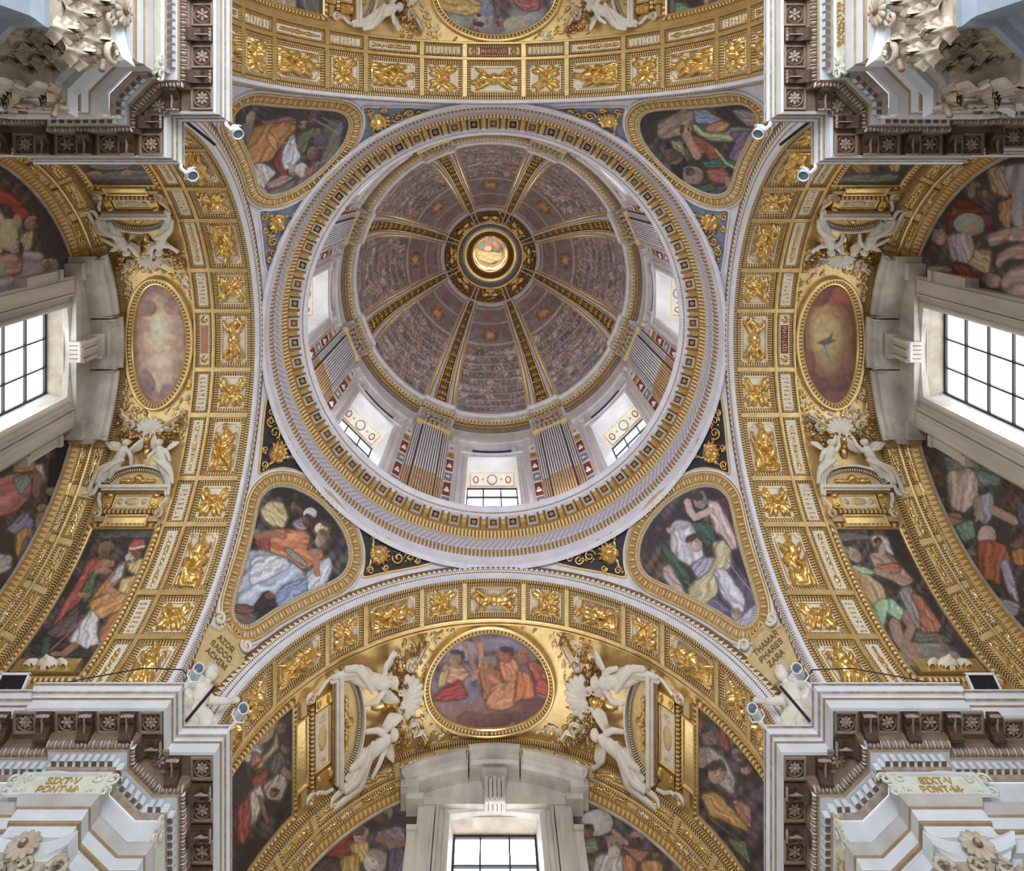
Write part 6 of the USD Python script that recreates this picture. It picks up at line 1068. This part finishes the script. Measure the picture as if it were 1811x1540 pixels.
b.E(1150, 470, 90, 50, '9c8ea4').E(1400, 430, 100, 40, '8a7a90').E(1080, 770, 120, 60, '977070').E(1260, 800, 140, 60, '83544f').E(1470, 760, 110, 80, '744a4c').E(1300, 740, 140, 40, '9a6c64').L('ad7048', 18, 1165, 440, 1232, 620).L('ad7048', 20, 1208, 402, 1250, 520).E(1165, 442, 16, 14, 'ad7048').P('c98a60', 1058, 530, 1140, 540, 1185, 580, 1122, 645, 1050, 602).P('caa65e', 1038, 580, 1082, 558, 1062, 642, 1028, 652).E(1120, 508, 40, 36, '8a5a42').E(1110, 520, 26, 30, 'b0805e')
b.L('c58664', 24, 1240, 440, 1242, 560, 1200, 604).P('ab322d', 1048, 662, 1140, 608, 1174, 694, 1062, 714, 1005, 702).P('b56d3f', 1230, 562, 1320, 560, 1354, 684, 1260, 724).E(1270, 540, 32, 42, 'ad6c42').P('cc7c44', 1328, 520, 1402, 508, 1445, 602, 1382, 644, 1338, 602).E(1360, 492, 34, 38, 'a85f3e').P('d08a58', 1298, 642, 1400, 618, 1446, 682, 1422, 724, 1340, 764, 1258, 742).L('cf8a5a', 26, 1330, 640, 1300, 740).P('c9702f', 1418, 562, 1482, 590, 1504, 694, 1440, 704, 1400, 726).E(1450, 492, 30, 40, 'b0603c').P('b55a34', 1470, 520, 1540, 530, 1560, 620, 1500, 620).E(1535, 545, 34, 34, '9a4a30').P('bb4535', 1520, 605, 1580, 620, 1580, 690, 1500, 664).L('c98254', 22, 1400, 600, 1350, 690)
b = Brush(400, 0, .2871); OB['T'] = (b, '97929a')
b.P('d0a850', 1266, -40, 1420, -60, 1572, 18, 1562, 72, 1460, 94, 1330, 62).E(1605, 58, 42, 40, '7f90ac').E(1540, 172, 52, 40, 'b08b7e').E(1420, 142, 52, 46, 'a0aa9e').E(1340, 110, 34, 34, '9a7a6c').E(1692, 150, 40, 42, '90604e').P('b8625a', 1755, -60, 1920, -60, 1930, 62, 1830, 60, 1780, 20).E(1800, 150, 90, 52, 'b0a894').E(1640, 190, 50, 34, '8a8088').E(1560, 120, 40, 34, 'c0b0a0').E(1900, 110, 60, 40, 'a09aa8')
for si, (side, A) in enumerate(ARMS.items()):
    n1, n2 = 60, 210; t, g = np.meshgrid(np.linspace(1, .0, n1), np.linspace(0, 2 * np.pi, n2 + 1)[:-1], indexing='ij'); V = A['oarm'](np.stack([(A['oa'] - .17) * t * np.cos(g), (A['oq'] - .17) * t * np.sin(g), 0 * t + .006], -1).reshape(-1, 3))
    painting(A['oval'], V, grid_faces(n1, n2, False, True), *OB[side], seed=si)
# lunettes on the end walls
LB = {}
b = LB['L', -1] = Brush(0, 250, .254)
b.P('a3392b', -400, 250, 0, 300, 120, 390, 205, 500, 190, 525, 130, 545, 60, 435, -100, 440).P('bd968b', -300, 450, 0, 470, 45, 560, 45, 700, 0, 790, -300, 800).E(60, 650, 62, 112, 'bdb080').E(120, 560, 32, 52, 'ab8a70').E(230, 570, 62, 52, '9c7f60').P('b09c70', 140, 650, 235, 620, 212, 752, 120, 795).E(110, 742, 42, 52, 'b89b92').P('a593a2', 165, 760, 302, 780, 314, 900, 240, 992, 100, 1055, -300, 1100, -300, 960, 150, 850).P('ab7c70', -200, 800, 90, 780, 152, 830, 142, 922, -100, 960).E(15, 890, 32, 52, '84a27f').E(342, 860, 56, 46, 'b8906e').E(330, 855, 20, 40, '8a6a50')
b = LB['L', 1] = Brush(0, 600, .254)
b.P('1f2228', 360, 735, 500, 705, 455, 900, 385, 1100, 330, 1160).P('a86060', -300, 1050, 80, 940, 255, 918, 202, 1102, 100, 1205, -300, 1300).P('76858a', 90, 962, 180, 938, 224, 980, 140, 1084).P('b8924f', 88, 872, 242, 848, 244, 912, 100, 924).P('b8aa9c', 238, 880, 292, 868, 314, 980, 230, 1044).E(330, 790, 46, 42, '946c58').E(372, 1060, 52, 32, '707648').P('827c9c', 40, 1320, 180, 1198, 244, 1280, 150, 1390).P('bd9644', 110, 1362, 184, 1300, 194, 1432, 150, 1568, 106, 1480).P('ada29c', -200, 1480, 82, 1500, 72, 1604, -200, 1680).P('776c70', 170, 1382, 244, 1328, 246, 1420, 160, 1644, 40, 1800, 106, 1620).E(215, 1350, 36, 32, 'a07a66').P('8a5a58', 240, 900, 300, 960, 260, 1120, 220, 1060).E(290, 1180, 34, 30, '9a765f').P('8a7a6a', 240, 1220, 310, 1200, 300, 1300, 250, 1320)
b = LB['R', -1] = Brush(1340, 250, .26)
b.P('ad927a', 1560, 190, 1680, 165, 1744, 230, 1702, 384, 1600, 344).P('b58150', 1638, 420, 1752, 380, 1744, 470, 1702, 604, 1640, 522).P('a5a3a8', 1660, 175, 2000, 120, 2000, 600, 1760, 604, 1720, 500, 1740, 400).E(1500, 342, 62, 52, '66503f').P('77302a', 1278, 482, 1380, 378, 1502, 440, 1604, 520, 1592, 594, 1540, 584, 1520, 512, 1380, 522, 1330, 604, 1300, 624).E(1440, 562, 106, 72, '91a297').P('a89ca5', 1288, 640, 1442, 618, 1474, 720, 1442, 834, 1320, 804).P('b09c72', 1470, 738, 1594, 738, 1572, 904, 1430, 834, 1470, 790).P('b5978b', 1558, 640, 1702, 588, 2000, 560, 2000, 680, 1700, 674, 1580, 714)
b.E(1216, 640, 30, 52, '3f2f28').E(1242, 652, 38, 54, 'bd9787').E(1462, 602, 72, 36, 'ad8775').P('b08b86', 1638, 760, 1762, 698, 2000, 660, 2000, 800, 1700, 794, 1650, 854, 1618, 852).P('823230', 1328, 832, 1420, 838, 1484, 900, 1544, 984, 1420, 1004, 1348, 962).E(1610, 952, 46, 46, 'bd9c93').P('b89b98', 1648, 960, 1720, 858, 2000, 800, 2000, 1080, 1740, 1074, 1680, 1014).P('a88b6a', 1148, 850, 1280, 848, 1324, 870, 1240, 914, 1168, 892).E(1330, 470, 20, 24, '8a6a58')
b = LB['R', 1] = Brush(1340, 600, .26)
b.P('66807a', 1268, 800, 1340, 778, 1462, 850, 1642, 900, 1654, 994, 1500, 1004, 1440, 932, 1288, 892).P('bda79f', 1288, 900, 1442, 868, 1504, 960, 1482, 1104, 1400, 1184, 1308, 1132).E(1172, 985, 40, 62, '3f2e27').E(1215, 950, 58, 54, '66493a').E(1380, 830, 62, 46, 'a8918b').P('9197a5', 1468, 1080, 1592, 1038, 1604, 1180, 1552, 1264, 1478, 1204).L('b89654', 18, 1470, 1000, 1512, 1120, 1490, 1234).L('ad8b7f', 62, 1600, 1160, 1744, 1234).E(1330, 1222, 62, 42, 'a87f6e').L('825034', 14, 1280, 1190, 1474, 1254).P('759281', 1338, 1270, 1462, 1228, 1484, 1344, 1400, 1374).E(1560, 1340, 62, 72, 'b8a4a1')
b.P('a55a34', 1488, 1380, 1592, 1368, 1682, 1400, 1724, 1500, 1640, 1564, 1652, 1704, 1590, 1764, 1538, 1704, 1508, 1562).P('a8a4b9', 1648, 1510, 1702, 1498, 1744, 1640, 1776, 1794, 1700, 1704).E(1450, 1500, 46, 62, '62524a').P('4f453c', 1558, 1630, 1692, 1698, 1692, 1764, 1570, 1694).P('98909c', 1618, 1750, 1784, 1798, 1764, 1884, 1638, 1864).P('b07e44', 1730, 1440, 1811, 1420, 1811, 1540, 1740, 1520).E(1760, 1380, 50, 36, '8a6a5c').P('5a5a70', 1760, 1100, 1900, 1150, 1900, 1300, 1780, 1260)
b = LB['B', -1] = Brush(400, 980, .3636)
b.P('776668', 728, 1350, 862, 1318, 874, 1504, 760, 1424).E(760, 1270, 42, 42, '66503f').L('82604f', 32, 740, 1384, 864, 1414).P('823426', 466, 1422, 602, 1358, 624, 1420, 560, 1484, 478, 1464).P('b09244', 598, 1410, 692, 1398, 684, 1484, 640, 1504).E(650, 1368, 30, 40, 'a8836a').E(640, 1345, 34, 24, '6a4a34').E(720, 1502, 52, 56, 'ada298').P('a28434', 556, 1482, 642, 1458, 654, 1600, 540, 1600).P('62505f', 800, 1440, 880, 1430, 890, 1600, 780, 1600).P('52403a', 420, 1500, 540, 1470, 560, 1600, 400, 1620).E(850, 1230, 30, 36, '6a4e42')
b = LB['B', 1] = Brush(900, 980, .3636)
b.E(430, 1305, 77, 64, 'aba49f').E(345, 1210, 36, 32, '704a3c').P('a88270', 348, 1308, 392, 1328, 404, 1384, 350, 1374).E(385, 1350, 30, 36, '7a5546').P('707a5d', 343, 1400, 422, 1378, 434, 1444, 370, 1454).P('a8a298', 428, 1462, 562, 1468, 574, 1640, 396, 1640).E(515, 1415, 36, 46, '927764').E(510, 1452, 30, 30, 'a8a090').P('ad6e3f', 558, 1462, 622, 1478, 604, 1620, 556, 1620).P('92604e', 548, 1420, 622, 1438, 684, 1448, 640, 1504).E(622, 1388, 30, 30, '5f3f31').L('a27764', 22, 508, 1348, 572, 1404).P('a8763e', 648, 1490, 742, 1498, 760, 1620, 640, 1620).E(720, 1460, 24, 26, '7a5546')
for side in 'LRB':
    A = ARMS[side]; wp = A['wp']; rz = A['rz'] + .12
    for sg in (-1, 1):
        n1, n2 = 150, 180; q, z = np.meshgrid(np.linspace(1.3, 4.2, n1), np.linspace(9.8, 14.75, n2), indexing='ij'); V = wp((sg * q).ravel(), z.ravel(), .012); f = grid_faces(n1, n2); d = np.hypot(q, z - ZS).ravel(); ok = (d < rz) | (z.ravel() < ZS) & (q.ravel() < rz); f = f[ok[f].all(1)]
        half = {'L': 'left', 'R': 'right', 'B': 'bottom'}[side]; part_ = {('L', -1): 'crowned seated figure in lilac', ('L', 1): 'figures in rose and yellow robes', ('R', -1): 'soldier with a round shield and red cape', ('R', 1): 'soldier in teal and an elder in brown', ('B', -1): 'woman in yellow beside a bending man', ('B', 1): 'old bearded man and a pale disc'}[side, sg]
        w3 = {'L': 'above' if sg < 0 else 'below', 'R': 'above' if sg < 0 else 'below', 'B': 'left of' if sg < 0 else 'right of'}[side]
        lu = thing('lunette_fresco', f'lunette fresco of {part_}, {w3} the big {half} window', 'fresco'); painting(lu, V, f, LB[side, sg], '453d3c', si + 2)
        bd = np.array([((rz - .02) * math.sin(a), ZS + (rz - .02) * math.cos(a)) for a in np.radians(np.linspace(20, 92, 40))]); P = wp(sg * bd[:, 0], bd[:, 1], .02); nn = wp(0, 0, 1.0) - wp(0, 0, 0.0); V = sweep3(P, nn, [(-.16, 0), (-.16, .03), (.16, .03), (.16, 0)]); obj('grey_painted_border', V[:2], 'travertine', lu)
# dome segments: crowded rings of saints on clouds
PAL = [hx(c) for c in ('8a7478', '7d6a70', '9a8078', '6f5c62', '8a7066', 'a08a80', '7a6058', '8a8090', '70606a', '9a7a6a', '8a6a58', '6a6a70')]
for k in range(8):
    th = k * np.pi / 4; n1, n2 = 100, 170; t = np.linspace(.0, .985, n2); s = np.linspace(-1, 1, n1); r = RDM * np.cos(t * PSI); hw = .53 * (1 - t) + .235 * t; a = np.pi / 8 - hw / r
    V = dome_pt(th + s[:, None] * a[None], np.broadcast_to(t, (n1, n2)), .012).reshape(-1, 3); X = (s[:, None] * (a * r)[None]).ravel(); Y = (np.broadcast_to(t, (n1, n2)) * 8.4).ravel(); rg = np.random.default_rng(40 + k)
    nz = meshkit.fbm(np.stack([X * 1.3, Y * 1.3, np.full(len(X), k * 3.0)], -1), 4, k); col = hx('6b5a60')[None] * (.75 + .6 * nz[:, None]); nz2 = meshkit.fbm(np.stack([X * 5, Y * 5, np.full(len(X), k * 5.0)], -1), 3, k)
    rows = [.35, .95, 1.5, 2.05, 2.65, 3.25, 3.85, 4.4, 4.95]
    for ri, y0 in enumerate(rows):
        al = np.clip(1 - abs(Y - (y0 - .34) - .06 * np.sin(3 * X + k)) / .1, 0, 1) * .5; col = col * (1 - al[:, None]) + al[:, None] * hx('a8989c')
        x = -2.0
        while x < 2.0:
            c = PAL[rg.integers(len(PAL))] * rg.uniform(.75, 1.3); w, h = rg.uniform(.13, .22), rg.uniform(.18, .3); ang = rg.uniform(-.7, .7); dx, dy = X - x, Y - y0 - rg.uniform(-.08, .08); ca, sa = math.cos(ang), math.sin(ang); e = np.hypot((dx * ca + dy * sa) / w, (-dx * sa + dy * ca) / h)
            m = np.clip((1.05 - e) * 5, 0, 1); sh = (1.1 - .35 * e + .35 * np.sin((dx * ca + dy * sa) * 34 + nz2 * 8)); col = col * (1 - m[:, None]) + m[:, None] * c * np.clip(sh, .3, 1.6)[:, None]
            hd = np.hypot(dx - .1 * sa, dy - h * .95) / rg.uniform(.075, .1); m = np.clip((1 - hd) * 4, 0, 1); col = col * (1 - m[:, None]) + m[:, None] * hx(('a3826e', '8a6858', '6a4f44')[rg.integers(3)]) * np.clip(1.15 - .4 * hd, .4, 1.2)[:, None]; x += rg.uniform(.24, .36)
    for y0, hh, c in ((5.55, .1, 'a5958e'), (7.05, .08, '9a8a84'), (8.1, .1, 'a08a78')): al = np.clip((hh - abs(Y - y0)) / .05, 0, 1) * .7; col = col * (1 - al[:, None]) + al[:, None] * hx(c)
    e = np.hypot(X / .42, (Y - 6.25) / .5); m = np.clip((1 - e) * 5, 0, 1); col = col * (1 - m[:, None]) + m[:, None] * hx('8a5c30') * (1.2 - .7 * e[:, None] ** 2 + .3 * np.sin(X * 22 + nz2 * 9)[:, None]); e = np.hypot(X / .17, (Y - 6.25) / .2); m = np.clip((1 - e) * 4, 0, 1); col = col * (1 - m[:, None]) + m[:, None] * hx('b07c44')
    m = np.clip((.38 - abs(Y - 7.55)) / .06, 0, 1) * (np.abs(X) < .62); m = m * (.5 + .5 * np.sign(np.sin(X * 9 + .6))) ; col = col * (1 - .6 * m[:, None]) + .6 * m[:, None] * hx('86483e')
    ed = np.clip((np.abs(np.repeat(s, n2)) - .93) / .02, 0, 1); col = col * (1 - ed[:, None]) + ed[:, None] * hx('9a8778')
    gy = col.mean(1, keepdims=True); col = (gy * np.array([1.02, 1.0, .98]) + (col - gy) * .62) * (.75 + .6 * nz2[:, None]); sg_ = thing('dome_fresco', f'mauve fresco of crowded saints in the dome segment above the {WORD8[k]} drum window', 'fresco'); obj('painting', (V, grid_faces(n1, n2)), 'paint', sg_, col=np.clip(col * 2.1 + .01, .004, .9))
# the little dome of the lantern
t, g = np.meshgrid(np.linspace(0, 1, 24), np.linspace(0, 2 * np.pi, 61)[:-1], indexing='ij'); V = np.stack([.64 * np.cos(t * 1.55) * np.cos(g), .64 * np.cos(t * 1.55) * np.sin(g), 33.68 + .4 * np.sin(t * 1.55)], -1).reshape(-1, 3)
b = Brush(720, 320, .1753).P('c4a86a', 690, 680, 800, 720, 960, 720, 950, 800, 830, 830, 720, 790).E(760, 660, 40, 40, '70808a').E(850, 640, 60, 45, 'b0624a').E(900, 630, 40, 30, 'c08068').E(820, 680, 40, 25, 'c8a088')
lf = thing('lantern_fresco', 'tiny domed fresco of a red robed figure in clouds, seen through the lantern eye', 'fresco'); painting(lf, V, grid_faces(24, 60, False, True), b, '9a8a74', 4)

# every thing's origin goes to its own middle at its base
for x in list(WORLD.GetPrim().GetChildren()):
    if x.GetTypeName() != 'Xform' or x.GetCustomDataByKey('kind') == 'structure' or UsdGeom.Xformable(x).GetOrderedXformOps(): continue
    ms = [UsdGeom.Mesh(m) for m in Usd.PrimRange(x) if m.GetTypeName() == 'Mesh']
    if not ms: continue
    pts = [np.array(m.GetPointsAttr().Get()) for m in ms]; lo = np.min([q.min(0) for q in pts], axis=0); hi = np.max([q.max(0) for q in pts], axis=0); o = np.round(np.array([(lo[0] + hi[0]) / 2, (lo[1] + hi[1]) / 2, lo[2]]).astype(float), 3)
    for m, q in zip(ms, pts): m.GetPointsAttr().Set(Vt.Vec3fArray.FromNumpy((q - o).astype(np.float32)))
    UsdGeom.Xformable(x).AddTranslateOp().Set(Gf.Vec3d(*map(float, o)))
